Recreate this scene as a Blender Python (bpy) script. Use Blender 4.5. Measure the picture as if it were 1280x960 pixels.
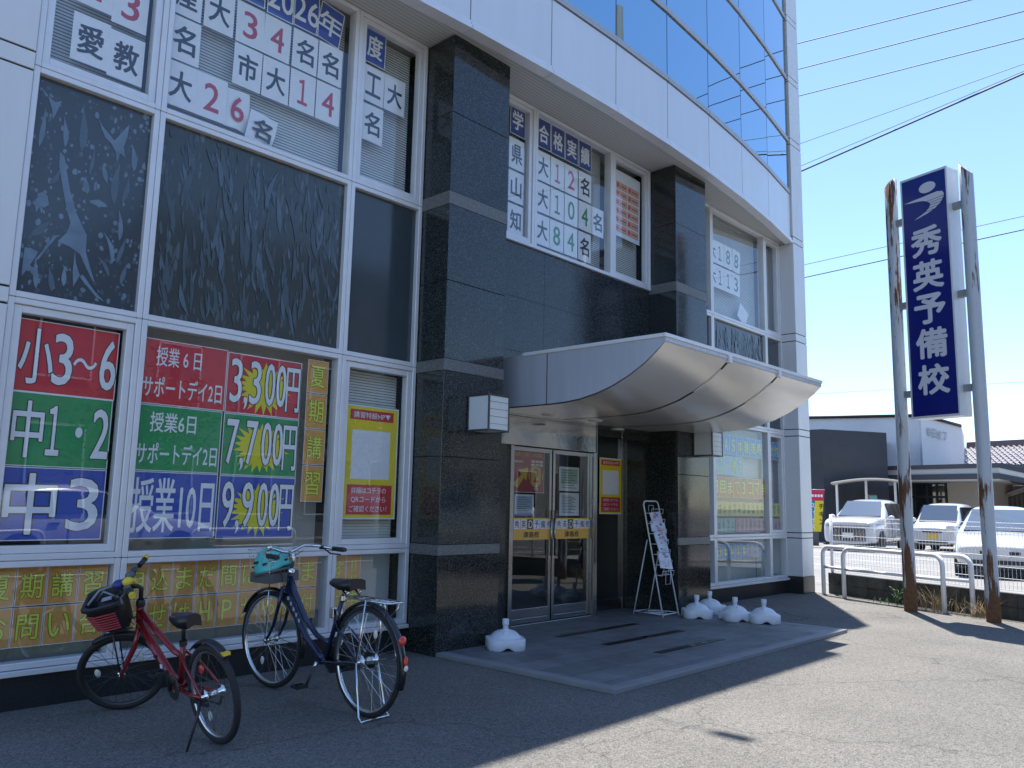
import bpy, bmesh, math, random
from mathutils import Vector, Matrix
random.seed(7)
R = math.radians
for o in list(bpy.data.objects):
    bpy.data.objects.remove(o, do_unlink=True)
sc = bpy.context.scene
col = sc.collection

# ---------------------------------------------------------------- camera, sky, sun, exposure
YAW, PITCH, ROLL = R(42.724), R(8.321), R(1.2202)
fw = Vector((math.cos(YAW)*math.cos(PITCH), math.sin(YAW)*math.cos(PITCH), math.sin(PITCH)))
rt = Vector((math.sin(YAW), -math.cos(YAW), 0)); up = rt.cross(fw)
rt2 = rt*math.cos(ROLL)+up*math.sin(ROLL); up2 = -rt*math.sin(ROLL)+up*math.cos(ROLL)
cd = bpy.data.cameras.new('camera'); cam = bpy.data.objects.new('camera', cd); col.objects.link(cam)
m = Matrix((rt2, up2, -fw)).transposed().to_4x4(); m.translation = Vector((0, -5.801, 1.32))
cam.matrix_world = m
cd.sensor_width = 36.0; cd.lens = 1019.36/1280*36; cd.clip_start = .05; cd.clip_end = 3000
sc.camera = cam

SUN_EL, SUN_AZ = R(70.9), math.atan2(.853, .521)        # azimuth from +Y towards +X
wd = bpy.data.worlds.new('World'); sc.world = wd; wd.use_nodes = True
nt = wd.node_tree; bg = nt.nodes['Background']
sky = nt.nodes.new('ShaderNodeTexSky'); sky.sky_type = 'NISHITA'; sky.sun_disc = False
sky.sun_elevation = SUN_EL; sky.sun_rotation = SUN_AZ
sky.air_density = 1.0; sky.dust_density = .15; sky.ozone_density = 3.0
tint = nt.nodes.new('ShaderNodeVectorMath'); tint.operation = 'MULTIPLY'; tint.inputs[1].default_value = (.87, .905, .965)   # camera white balance of the sky
nt.links.new(sky.outputs[0], tint.inputs[0]); nt.links.new(tint.outputs[0], bg.inputs[0]); bg.inputs[1].default_value = .145
sd = bpy.data.lights.new('sun', 'SUN'); sd.energy = 5.0; sd.angle = R(.53); sd.color = (1, .965, .91)
sun = bpy.data.objects.new('sun', sd); col.objects.link(sun); sun.location = (12, 8, 30)
sdir = Vector((math.sin(SUN_AZ)*math.cos(SUN_EL), math.cos(SUN_AZ)*math.cos(SUN_EL), math.sin(SUN_EL)))
sun.rotation_euler = sdir.to_track_quat('Z', 'Y').to_euler()
vs = sc.view_settings; vs.view_transform = 'Standard'; vs.look = 'None'; vs.exposure = 1.03; vs.gamma = 1; vs.use_curve_mapping = False
sc.cycles.max_bounces = 9; sc.cycles.transparent_max_bounces = 14; sc.cycles.glossy_bounces = 5
sc.cycles.caustics_reflective = False; sc.cycles.caustics_refractive = False
sc.cycles.sample_clamp_indirect = 6

# ---------------------------------------------------------------- helpers
def tag(o, label=None, cat=None, group=None, kind=None):
    if label: o['label'] = label
    if cat: o['category'] = cat
    if group: o['group'] = group
    if kind: o['kind'] = kind
    return o
def empty(name, loc=(0, 0, 0), rz=0, label=None, cat=None, group=None, rot=None):
    o = bpy.data.objects.new(name, None); col.objects.link(o); o.location = loc
    o.rotation_euler = rot if rot else (0, 0, rz); o.empty_display_size = .1
    return tag(o, label, cat, group)
class MB:
    def __init__(s): s.bm = bmesh.new()
    def poly(s, pts):
        try: return s.bm.faces.new([s.bm.verts.new(p) for p in pts])
        except ValueError: return None
    def box(s, a, b, M=None):
        (x0, y0, z0), (x1, y1, z1) = [min(p, q) for p, q in zip(a, b)], [max(p, q) for p, q in zip(a, b)]
        v = [s.bm.verts.new(M @ Vector(p) if M else p) for p in ((x0,y0,z0),(x1,y0,z0),(x1,y1,z0),(x0,y1,z0),(x0,y0,z1),(x1,y0,z1),(x1,y1,z1),(x0,y1,z1))]
        for f in ((3,2,1,0),(4,5,6,7),(0,1,5,4),(1,2,6,5),(2,3,7,6),(3,0,4,7)): s.bm.faces.new([v[i] for i in f])
        return v
    def tube(s, pts, r, n=8, closed=False, cap=True):
        pts = [Vector(p) for p in pts]; N = len(pts)
        rs = r if isinstance(r, (list, tuple)) else [r]*N
        rings = []; prev = None
        for i, p in enumerate(pts):
            if closed: t = pts[(i+1) % N]-pts[i-1]
            else: t = pts[min(i+1, N-1)]-pts[max(i-1, 0)]
            if t.length < 1e-9: t = Vector((0, 0, 1))
            t.normalize()
            if prev is None:
                a = Vector((0, 0, 1)) if abs(t.z) < .9 else Vector((1, 0, 0))
                u = t.cross(a).normalized()
            else:
                u = prev-t*prev.dot(t)
                if u.length < 1e-6: u = t.orthogonal()
                u.normalize()
            prev = u; v = t.cross(u)
            rings.append([s.bm.verts.new(p+(u*math.cos(2*math.pi*k/n)+v*math.sin(2*math.pi*k/n))*rs[i]) for k in range(n)])
        M = N if closed else N-1
        for i in range(M):
            A, B = rings[i], rings[(i+1) % N]
            off = 0
            if closed and i == N-1:
                off = min(range(n), key=lambda k: (A[0].co-B[k].co).length)
            for k in range(n):
                f = s.bm.faces.new((A[k], A[(k+1) % n], B[(k+1+off) % n], B[(k+off) % n])); f.smooth = True
        if cap and not closed:
            s.bm.faces.new(rings[0][::-1]); s.bm.faces.new(rings[-1])
    def lathe(s, prof, n=24, M=None, cap=False):
        rings = []
        for r, z in prof:
            rings.append([s.bm.verts.new((M @ Vector((r*math.cos(2*math.pi*k/n), r*math.sin(2*math.pi*k/n), z))) if M else (r*math.cos(2*math.pi*k/n), r*math.sin(2*math.pi*k/n), z)) for k in range(n)])
        for A, B in zip(rings, rings[1:]):
            for k in range(n):
                f = s.bm.faces.new((A[k], A[(k+1) % n], B[(k+1) % n], B[k])); f.smooth = True
        if cap: s.bm.faces.new(rings[0][::-1]); s.bm.faces.new(rings[-1])
    def prism(s, pts, off):          # polygon (list of 3D points) pushed along the vector off
        off = Vector(off); A = [s.bm.verts.new(p) for p in pts]; B = [s.bm.verts.new(Vector(p)+off) for p in pts]
        s.bm.faces.new(A); s.bm.faces.new(B[::-1]); n = len(pts)
        for i in range(n): s.bm.faces.new((A[i], B[i], B[(i+1) % n], A[(i+1) % n]))
    def loft(s, rings, closed_ring=True, cap=True, smooth=True):
        V = [[s.bm.verts.new(p) for p in r] for r in rings]; n = len(V[0])
        for A, B in zip(V, V[1:]):
            for k in range(n if closed_ring else n-1):
                f = s.bm.faces.new((A[k], A[(k+1) % n], B[(k+1) % n], B[k])); f.smooth = smooth
        if cap and closed_ring: s.bm.faces.new(V[0][::-1]); s.bm.faces.new(V[-1])
    def ball(s, c, r, sc3=(1, 1, 1), seg=16):
        M = Matrix.Translation(c) @ Matrix.Diagonal((r*sc3[0], r*sc3[1], r*sc3[2], 1))
        d = bmesh.ops.create_uvsphere(s.bm, u_segments=seg, v_segments=max(6, seg//2), radius=1, matrix=M)
        for v in d['verts']:
            for f in v.link_faces: f.smooth = True
    def build(s, name, mat, parent=None, bevel=0, seg=2, recalc=True, loc=None, autosm=None):
        if recalc: bmesh.ops.recalc_face_normals(s.bm, faces=s.bm.faces)
        me = bpy.data.meshes.new(name); s.bm.to_mesh(me); s.bm.free()
        o = bpy.data.objects.new(name, me); col.objects.link(o)
        if mat: me.materials.append(mat)
        if parent: o.parent = parent
        if loc: o.location = loc
        if bevel:
            b = o.modifiers.new('bevel', 'BEVEL'); b.width = bevel; b.segments = seg; b.limit_method = 'ANGLE'; b.angle_limit = R(40)
        return o
def copy_tree(o, parent=None):
    c = o.copy(); col.objects.link(c); c.parent = parent
    for ch in list(o.children): copy_tree(ch, c)
    return c

# ---------------------------------------------------------------- materials
MATS = {}
def mat(name, c, rough=.5, metal=0, var=.0, vscale=6, rvar=0, bump=0, bscale=60, spec=.5, coat=0, trans=0, speck=None, streak=None):
    if name in MATS: return MATS[name]
    M = bpy.data.materials.new(name); M.use_nodes = True; t = M.node_tree; b = t.nodes['Principled BSDF']
    b.inputs['Base Color'].default_value = (*c, 1); b.inputs['Roughness'].default_value = rough; b.inputs['Metallic'].default_value = metal
    b.inputs['Specular IOR Level'].default_value = spec; b.inputs['Coat Weight'].default_value = coat; b.inputs['Coat Roughness'].default_value = .05
    b.inputs['Transmission Weight'].default_value = trans
    N = t.nodes.new; L = t.links.new
    if var or rvar or bump or speck:
        tc = N('ShaderNodeTexCoord'); src = tc.outputs['Object']
        if var:
            n = N('ShaderNodeTexNoise'); n.inputs['Scale'].default_value = vscale; n.inputs['Detail'].default_value = 6; n.inputs['Roughness'].default_value = .65; L(src, n.inputs['Vector'])
            if streak:
                mp = N('ShaderNodeMapping'); mp.inputs['Scale'].default_value = streak; L(src, mp.inputs[0]); L(mp.outputs[0], n.inputs['Vector'])
            mr = N('ShaderNodeMapRange'); mr.inputs[1].default_value = .3; mr.inputs[2].default_value = .7; mr.inputs[3].default_value = 1-var; mr.inputs[4].default_value = 1+var
            L(n.outputs['Fac'], mr.inputs[0])
            mx = N('ShaderNodeVectorMath'); mx.operation = 'SCALE'; mx.inputs[0].default_value = c; L(mr.outputs[0], mx.inputs['Scale'])
            L(mx.outputs[0], b.inputs['Base Color'])
        if speck:
            n = N('ShaderNodeTexNoise'); n.inputs['Scale'].default_value = speck[0]; n.inputs['Detail'].default_value = 2; L(src, n.inputs['Vector'])
            r_ = N('ShaderNodeValToRGB'); r_.color_ramp.elements[0].position = speck[1]; r_.color_ramp.elements[1].position = speck[2]
            r_.color_ramp.elements[0].color = (*c, 1); r_.color_ramp.elements[1].color = (*speck[3], 1)
            L(n.outputs['Fac'], r_.inputs[0]); L(r_.outputs[0], b.inputs['Base Color'])
        if rvar:
            n = N('ShaderNodeTexNoise'); n.inputs['Scale'].default_value = 3; n.inputs['Detail'].default_value = 8; L(src, n.inputs['Vector'])
            mr = N('ShaderNodeMapRange'); mr.inputs[1].default_value = .3; mr.inputs[2].default_value = .7; mr.inputs[3].default_value = max(0, rough-rvar); mr.inputs[4].default_value = rough+rvar
            L(n.outputs['Fac'], mr.inputs[0]); L(mr.outputs[0], b.inputs['Roughness'])
        if bump:
            n = N('ShaderNodeTexNoise'); n.inputs['Scale'].default_value = bscale; n.inputs['Detail'].default_value = 6; L(src, n.inputs['Vector'])
            bp = N('ShaderNodeBump'); bp.inputs['Strength'].default_value = bump; bp.inputs['Distance'].default_value = .01; L(n.outputs['Fac'], bp.inputs['Height']); L(bp.outputs[0], b.inputs['Normal'])
    MATS[name] = M; return M
def glass_mat(name, tint, f0, refl=(1, 1, 1), wav=0, gain=.85):
    if name in MATS: return MATS[name]
    M = bpy.data.materials.new(name); M.use_nodes = True; t = M.node_tree; t.nodes.clear(); N = t.nodes.new; L = t.links.new
    out = N('ShaderNodeOutputMaterial'); tr = N('ShaderNodeBsdfTransparent'); tr.inputs[0].default_value = (*tint, 1)
    gl = N('ShaderNodeBsdfGlossy'); gl.inputs['Roughness'].default_value = 0; gl.inputs[0].default_value = (*refl, 1)
    lw = N('ShaderNodeLayerWeight'); lw.inputs['Blend'].default_value = .5      # facing works alike from both sides of a sheet
    pw = N('ShaderNodeMath'); pw.operation = 'POWER'; pw.inputs[1].default_value = 4.5; L(lw.outputs['Facing'], pw.inputs[0])
    ma = N('ShaderNodeMath'); ma.operation = 'MULTIPLY_ADD'; ma.inputs[1].default_value = gain; ma.inputs[2].default_value = f0; L(pw.outputs[0], ma.inputs[0])
    mx = N('ShaderNodeMixShader'); L(ma.outputs[0], mx.inputs[0]); L(tr.outputs[0], mx.inputs[1]); L(gl.outputs[0], mx.inputs[2]); L(mx.outputs[0], out.inputs[0])
    if wav:
        tc = N('ShaderNodeTexCoord'); n = N('ShaderNodeTexNoise'); n.inputs['Scale'].default_value = 1.3; L(tc.outputs['Object'], n.inputs['Vector'])
        bp = N('ShaderNodeBump'); bp.inputs['Strength'].default_value = wav; bp.inputs['Distance'].default_value = .02; L(n.outputs['Fac'], bp.inputs['Height'])
        L(bp.outputs[0], gl.inputs['Normal'])
    MATS[name] = M; return M

alu2 = mat('band_grey', (.42, .43, .44), .4, .3); alu = mat('aluminium', (.72, .73, .75), .38, .2, var=.05, vscale=5, rvar=.06)
panel = mat('metal_panel', (.68, .69, .70), .36, .25, var=.03, streak=(4, 4, .35), vscale=1.6, rvar=.05)
panel2 = mat('pier_panel', (.70, .71, .72), .42, .1, var=.035, streak=(4, 4, .35), vscale=1.6, rvar=.05)
gap = mat('joint_black', (.012, .012, .014), .7)
granite = mat('dark_granite', (.009, .013, .0135), .10, rvar=.03, speck=(130, .50, .70, (.11, .115, .105)), spec=.5)
granite2 = mat('plinth_granite', (.014, .015, .018), .32, speck=(170, .5, .75, (.06, .065, .07)), rvar=.05)
band = mat('grey_granite', (.085, .088, .085), .45, speck=(140, .42, .62, (.21, .215, .21)))
soffm = mat('soffit_strip', (.40, .40, .38), .5, .1, var=.06)
steel = mat('stainless', (.36, .36, .355), .08, 1, var=.06, rvar=.03, bump=.25, bscale=3); dsteel = mat('door_steel', (.34, .345, .345), .22, 1, rvar=.06)
brush = mat('canopy_metal', (.76, .755, .74), .24, .5, var=.03, vscale=1.5)
capm = mat('canopy_side', (.46, .49, .55), .35, .25, var=.08, streak=(5, 5, .5), vscale=2, rvar=.04)
blindm = mat('blind', (.74, .75, .71), .6, var=.05)
interior = mat('interior', (.10, .105, .10), .8)
boardm = mat('inner_board', (.55, .60, .58), .6, var=.08, vscale=3)
shutter = mat('shutter', (.46, .46, .41), .6, var=.08, vscale=3)
pane = glass_mat('window_glass', (.95, .97, .97), .085, (.92, .95, 1), wav=.04)
pane2 = glass_mat('door_glass', (.80, .83, .82), .085, (.95, .97, 1), wav=.03)
sheetw = mat('paper_white', (.84, .85, .87), .6, var=.04, vscale=14, bump=.35, bscale=5)
def ink(n, c): return mat('ink_'+n, c, .5)
black = ink('black', (.02, .022, .03)); red = ink('red', (.50, .03, .055)); pink = ink('pink', (.55, .06, .12)); green = ink('green', (.02, .22, .07))
inkwhite = ink('white', (.86, .87, .89)); inkblue = mat('paper_blue', (.03, .085, .38), .5, var=.06); inknavy = mat('paper_navy', (.016, .045, .23), .5, var=.06)
pred = mat('poster_red', (.64, .03, .045), .45, var=.12, vscale=5, bump=.35, bscale=5); pgreen = mat('poster_green', (.022, .31, .10), .45, var=.12, vscale=5, bump=.35, bscale=5); pblue = mat('poster_blue', (.03, .085, .44), .45, var=.12, vscale=5, bump=.35, bscale=5)
yellow = mat('poster_yellow', (.88, .69, .03), .5, var=.05, bump=.35, bscale=5); porange = mat('paper_orange', (.74, .35, .085), .55, var=.12, vscale=9, bump=.35, bscale=5)
lime = ink('lime', (.74, .78, .08)); pchart = mat('paper_chart', (.75, .42, .30), .6)
rubber = mat('rubber', (.018, .018, .02), .75, bump=.2, bscale=90); blackp = mat('black_plastic', (.02, .02, .022), .45, rvar=.1)
chrome = mat('chrome', (.70, .71, .72), .13, 1, rvar=.05); whitep = mat('white_plastic', (.72, .75, .80), .42, var=.05, vscale=5, bump=.05, bscale=30)
navyp = mat('navy_paint', (.008, .016, .055), .22, .2, coat=.6); redp = mat('red_paint', (.24, .010, .016), .25, .1, coat=.5)
teal = mat('teal_shell', (.10, .60, .55), .35, var=.04); yellowp = mat('yellow_plastic', (.75, .55, .04), .4); greyp = mat('grey_plastic', (.11, .115, .12), .5)
reflr = mat('reflector_red', (.6, .03, .02), .2, coat=1); refla = mat('reflector_clear', (.7, .7, .66), .15, coat=1)
whitem = mat('white_paint_metal', (.76, .77, .79), .35, var=.04); carw = mat('car_white', (.60, .61, .63), .18, 0, coat=1, var=.01)
windm = mat('windscreen_glass', (.16, .20, .24), .05, .55, coat=.6); carglass = mat('car_glass', (.02, .025, .03), .04, 0, spec=.9, coat=.5); dark = mat('dark_trim', (.02, .02, .022), .5)
lampm = mat('lamp_lens', (.55, .56, .58), .12, .5, coat=1); platem = mat('plate', (.7, .7, .7), .5); platey = mat('plate_yellow', (.75, .52, .05), .5)
frost = mat('frosted_glass', (.66, .71, .72), .35, coat=.3, var=.03); bronze = mat('dark_bronze', (.09, .085, .085), .4, .5)

def rust_mat(more=0):
    M = bpy.data.materials.new('rusty_painted_steel'); M.use_nodes = True; t = M.node_tree; b = t.nodes['Principled BSDF']; N = t.nodes.new; L = t.links.new
    tc = N('ShaderNodeTexCoord'); mp = N('ShaderNodeMapping'); mp.inputs['Scale'].default_value = (16, 16, 1.3); L(tc.outputs['Object'], mp.inputs[0])
    n = N('ShaderNodeTexNoise'); n.inputs['Scale'].default_value = 1.0; n.inputs['Detail'].default_value = 9; n.inputs['Roughness'].default_value = .68; L(mp.outputs[0], n.inputs['Vector'])
    sx = N('ShaderNodeSeparateXYZ'); L(tc.outputs['Object'], sx.inputs[0])
    # rust threshold by height: much at the foot and along the top metres
    r = N('ShaderNodeValToRGB'); e = r.color_ramp.elements
    e[0].position = 0; e[0].color = (.42,)*3+(1,); e[1].position = 1; e[1].color = (.12,)*3+(1,)
    for p, v in ((.03, .26), (.055, .13), (.13, .12), (.16, .02), (.27, .13), (.33, .02), (.55, .0), (.72, .05), (.85, .09)):
        q = e.new(p); q.color = (v, v, v, 1)
    mz = N('ShaderNodeMath'); mz.operation = 'DIVIDE'; mz.inputs[1].default_value = 6.1; L(sx.outputs['Z'], mz.inputs[0]); L(mz.outputs[0], r.inputs[0])
    ad = N('ShaderNodeMath'); ad.operation = 'ADD'; L(n.outputs['Fac'], ad.inputs[0]); L(r.outputs[0], ad.inputs[1])
    st = N('ShaderNodeMapRange'); st.inputs[1].default_value = .63-more; st.inputs[2].default_value = .68-more; L(ad.outputs[0], st.inputs[0])
    n2 = N('ShaderNodeTexNoise'); n2.inputs['Scale'].default_value = 30; n2.inputs['Detail'].default_value = 6; L(tc.outputs['Object'], n2.inputs['Vector'])
    rc = N('ShaderNodeValToRGB'); rc.color_ramp.elements[0].color = (.04, .022, .014, 1); rc.color_ramp.elements[1].color = (.22, .10, .045, 1); L(n2.outputs['Fac'], rc.inputs[0])
    mx = N('ShaderNodeMix'); mx.data_type = 'RGBA'; mx.inputs['A'].default_value = (.45, .49, .53, 1); L(rc.outputs[0], mx.inputs['B']); L(st.outputs[0], mx.inputs['Factor'])
    L(mx.outputs['Result'], b.inputs['Base Color'])
    mr = N('ShaderNodeMapRange'); mr.inputs[3].default_value = .42; mr.inputs[4].default_value = .9; L(st.outputs[0], mr.inputs[0]); L(mr.outputs[0], b.inputs['Roughness'])
    bp = N('ShaderNodeBump'); bp.inputs['Strength'].default_value = .4; bp.inputs['Distance'].default_value = .01; L(ad.outputs[0], bp.inputs['Height']); L(bp.outputs[0], b.inputs['Normal'])
    return M
rusty = rust_mat(); rusty_left = rust_mat(.055)

def asphalt_mat(name, c0, c1, big=.35):
    M = bpy.data.materials.new(name); M.use_nodes = True; t = M.node_tree; b = t.nodes['Principled BSDF']; N = t.nodes.new; L = t.links.new
    tc = N('ShaderNodeTexCoord'); src = tc.outputs['Object']
    v = N('ShaderNodeTexVoronoi'); v.inputs['Scale'].default_value = 130; L(src, v.inputs['Vector'])
    v2 = N('ShaderNodeTexVoronoi'); v2.inputs['Scale'].default_value = 260; L(src, v2.inputs['Vector'])
    n = N('ShaderNodeTexNoise'); n.inputs['Scale'].default_value = .55; n.inputs['Detail'].default_value = 9; n.inputs['Roughness'].default_value = .6; L(src, n.inputs['Vector'])
    n3 = N('ShaderNodeTexNoise'); n3.inputs['Scale'].default_value = 26; n3.inputs['Detail'].default_value = 7; n3.inputs['Roughness'].default_value = .75; L(src, n3.inputs['Vector'])
    sep = N('ShaderNodeSeparateColor'); L(v.outputs['Color'], sep.inputs[0])
    sep2 = N('ShaderNodeSeparateColor'); L(v2.outputs['Color'], sep2.inputs[0])
    a = N('ShaderNodeMath'); a.operation = 'MULTIPLY_ADD'; a.inputs[1].default_value = .38; L(sep.outputs[0], a.inputs[0])
    a2 = N('ShaderNodeMath'); a2.operation = 'MULTIPLY'; a2.inputs[1].default_value = .30; L(sep2.outputs[1], a2.inputs[0]); L(a2.outputs[0], a.inputs[2])
    a3 = N('ShaderNodeMath'); a3.operation = 'MULTIPLY_ADD'; a3.inputs[1].default_value = .5; L(n3.outputs['Fac'], a3.inputs[0]); L(a.outputs[0], a3.inputs[2])
    r = N('ShaderNodeValToRGB'); r.color_ramp.elements[0].position = .22; r.color_ramp.elements[1].position = .98
    r.color_ramp.elements[0].color = (*c0, 1); r.color_ramp.elements[1].color = (*c1, 1); L(a3.outputs[0], r.inputs[0])
    mr = N('ShaderNodeMapRange'); mr.inputs[1].default_value = .3; mr.inputs[2].default_value = .7; mr.inputs[3].default_value = 1-big; mr.inputs[4].default_value = 1+big; L(n.outputs['Fac'], mr.inputs[0])
    mx = N('ShaderNodeVectorMath'); mx.operation = 'SCALE'; L(r.outputs[0], mx.inputs[0]); L(mr.outputs[0], mx.inputs['Scale'])
    # hairline cracks
    vc = N('ShaderNodeTexVoronoi'); vc.feature = 'DISTANCE_TO_EDGE'; vc.inputs['Scale'].default_value = .42
    nw = N('ShaderNodeTexNoise'); nw.inputs['Scale'].default_value = 3; nw.inputs['Detail'].default_value = 6; L(src, nw.inputs['Vector'])
    vm = N('ShaderNodeVectorMath'); vm.operation = 'MULTIPLY_ADD'; vm.inputs[1].default_value = (.55, .55, 0); L(nw.outputs['Color'], vm.inputs[0]); L(src, vm.inputs[2]); L(vm.outputs[0], vc.inputs['Vector'])
    ck = N('ShaderNodeMapRange'); ck.inputs[1].default_value = .0; ck.inputs[2].default_value = .006; ck.inputs[3].default_value = .6; ck.inputs[4].default_value = 1; L(vc.outputs['Distance'], ck.inputs[0])
    mx2 = N('ShaderNodeVectorMath'); mx2.operation = 'SCALE'; L(mx.outputs[0], mx2.inputs[0]); L(ck.outputs[0], mx2.inputs['Scale'])
    ns = N('ShaderNodeTexNoise'); ns.inputs['Scale'].default_value = 1.7; ns.inputs['Detail'].default_value = 3; ns.inputs['Distortion'].default_value = .6; L(src, ns.inputs['Vector'])
    os_ = N('ShaderNodeMapRange'); os_.inputs[1].default_value = .66; os_.inputs[2].default_value = .76; os_.inputs[3].default_value = 1; os_.inputs[4].default_value = .74; L(ns.outputs['Fac'], os_.inputs[0])
    mx3 = N('ShaderNodeVectorMath'); mx3.operation = 'SCALE'; L(mx2.outputs[0], mx3.inputs[0]); L(os_.outputs[0], mx3.inputs['Scale'])
    L(mx3.outputs[0], b.inputs['Base Color']); b.inputs['Roughness'].default_value = .88; b.inputs['Specular IOR Level'].default_value = .3
    bp = N('ShaderNodeBump'); bp.inputs['Strength'].default_value = .9; bp.inputs['Distance'].default_value = .004; L(a3.outputs[0], bp.inputs['Height']); L(bp.outputs[0], b.inputs['Normal'])
    return M
asphalt = asphalt_mat('asphalt', (.034, .033, .031), (.278, .262, .236), .18)
lotm = asphalt_mat('lot_asphalt', (.17, .165, .16), (.32, .31, .295), .12)
roadm = asphalt_mat('road_asphalt', (.05, .05, .05), (.14, .135, .13), .15)

# ---------------------------------------------------------------- lettering
TXT = {}
def glyphs(body):
    if body in TXT: return TXT[body]
    c = bpy.data.curves.new('t', 'FONT'); c.body = body; c.resolution_u = 3
    o = bpy.data.objects.new('t', c); col.objects.link(o); dg = bpy.context.evaluated_depsgraph_get(); dg.update()
    me = bpy.data.meshes.new_from_object(o.evaluated_get(dg))
    vv = [tuple(v.co[:2]) for v in me.vertices]; ff = [tuple(p.vertices) for p in me.polygons]
    bpy.data.objects.remove(o); bpy.data.curves.remove(c); bpy.data.meshes.remove(me)
    TXT[body] = (vv, ff); return TXT[body]
def text(body, cx, cz, w, h, m, parent, y=-.001, off=.012, outline=None, ooff=.045, name='lettering', tilt=0):
    """flat lettering fitted into a w x h box in the parent's XZ plane, facing -Y; off thickens the strokes, ooff adds an outline (both as a share of h)"""
    if body == '1': body = '１'
    vv, ff = glyphs(body)
    x0, x1 = min(v[0] for v in vv), max(v[0] for v in vv); z0, z1 = min(v[1] for v in vv), max(v[1] for v in vv)
    sx = w/(x1-x0); sz = h/(z1-z0) if z1-z0 > 1e-4 and h else sx
    ct, stt = math.cos(tilt), math.sin(tilt); asc = body.isascii() or body == '１'; size = min(w/len(body)*1.1, h) if len(body) > 1 else min(max(w, .6*h), h)
    res = None
    jobs = [((off if asc else off*.8)*size+ooff*size, outline, y, 10)] if outline else []
    jobs.append(((off if asc else off*.8)*size, m, y-(.0012 if outline else 0), 6))
    for d, mm, yy, nd in jobs:
        P, F = [], []
        for k in range(nd+1):
            dx, dz = (0, 0) if k == nd else (d*math.cos(2*math.pi*k/nd+.4), d*math.sin(2*math.pi*k/nd+.4)); base = len(P)
            for a_, b_ in vv:
                px, pz = (a_-(x0+x1)/2)*sx+dx, (b_-(z0+z1)/2)*sz+dz
                P.append((cx+px*ct-pz*stt, yy-.00009*k, cz+px*stt+pz*ct))
            F += [tuple(i+base for i in f) for f in ff]
        me = bpy.data.meshes.new(name); me.from_pydata(P, [], F); me.update(); me.materials.append(mm)
        o = bpy.data.objects.new(name if mm is m else name+'_outline', me); col.objects.link(o); o.parent = parent
        res = o
    return res
def paper(name, x, z, w, h, m, y=.02, label=None, cat='paper sign', group=None, tilt=0, curl=.0, corners=None):
    """a sheet of paper taped behind the glass; origin at its centre"""
    mb = MB(); n = 4
    g = [[None]*(n+1) for _ in range(n+1)]
    ph = random.random()*6
    for i in range(n+1):
        for j in range(n+1):
            u, v = i/n-.5, j/n-.5
            yy = .0025*math.sin(3*u+ph)+.002*math.cos(4*v+ph)
            if curl and u > 0 and v < 0: yy += curl*u*-v*4
            g[i][j] = mb.bm.verts.new((u*w, yy*0, v*h)) if not curl else mb.bm.verts.new((u*w, yy, v*h))
    for i in range(n):
        for j in range(n):
            f = mb.bm.faces.new((g[i][j], g[i+1][j], g[i+1][j+1], g[i][j+1])); f.smooth = True
    o = mb.build(name, m, recalc=False, loc=(x, y, z)); o.rotation_euler = (0, tilt, 0)
    return tag(o, label, cat, group)

# ================================================================ SETTING
def sheet(name, x0, x1, y0, y1, z, m, kind='structure', nx=1):
    mb = MB(); mb.poly([(x0, y0, z), (x1, y0, z), (x1, y1, z), (x0, y1, z)])
    return tag(mb.build(name, m), kind=kind)
sheet('ground', -600, 600, -600, 600, 0, asphalt)
# the neighbour's parking lot beyond the block wall, and the street behind the camera
mb = MB(); mb.poly([(13.45, .3, .004), (12.0, -4.2, .004), (11.2, -7.3, .004), (60, -7.3, .004), (60, 25, .004), (13.45, 25, .004)])
tag(mb.build('parking_lot', lotm), kind='structure')
sheet('road', -80, 120, -15.5, -8.6, .004, roadm)
for yy in (-8.9, -15.2):
    sheet('road_line', -80, 120, yy-.07, yy+.07, .008, whitem)
mb = MB(); mb.box((-80, -18.2, 0), (120, -15.6, .12)); tag(mb.build('pavement', lotm), kind='structure')
for k in range(5):
    mb = MB(); x = 19.5+k*2.7; mb.poly([(x, 1.0, .008), (x+.1, 1.0, .008), (x+2.0, 6.0, .008), (x+1.9, 6.0, .008)])
    tag(mb.build('parking_line', whitem), kind='structure')

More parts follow.
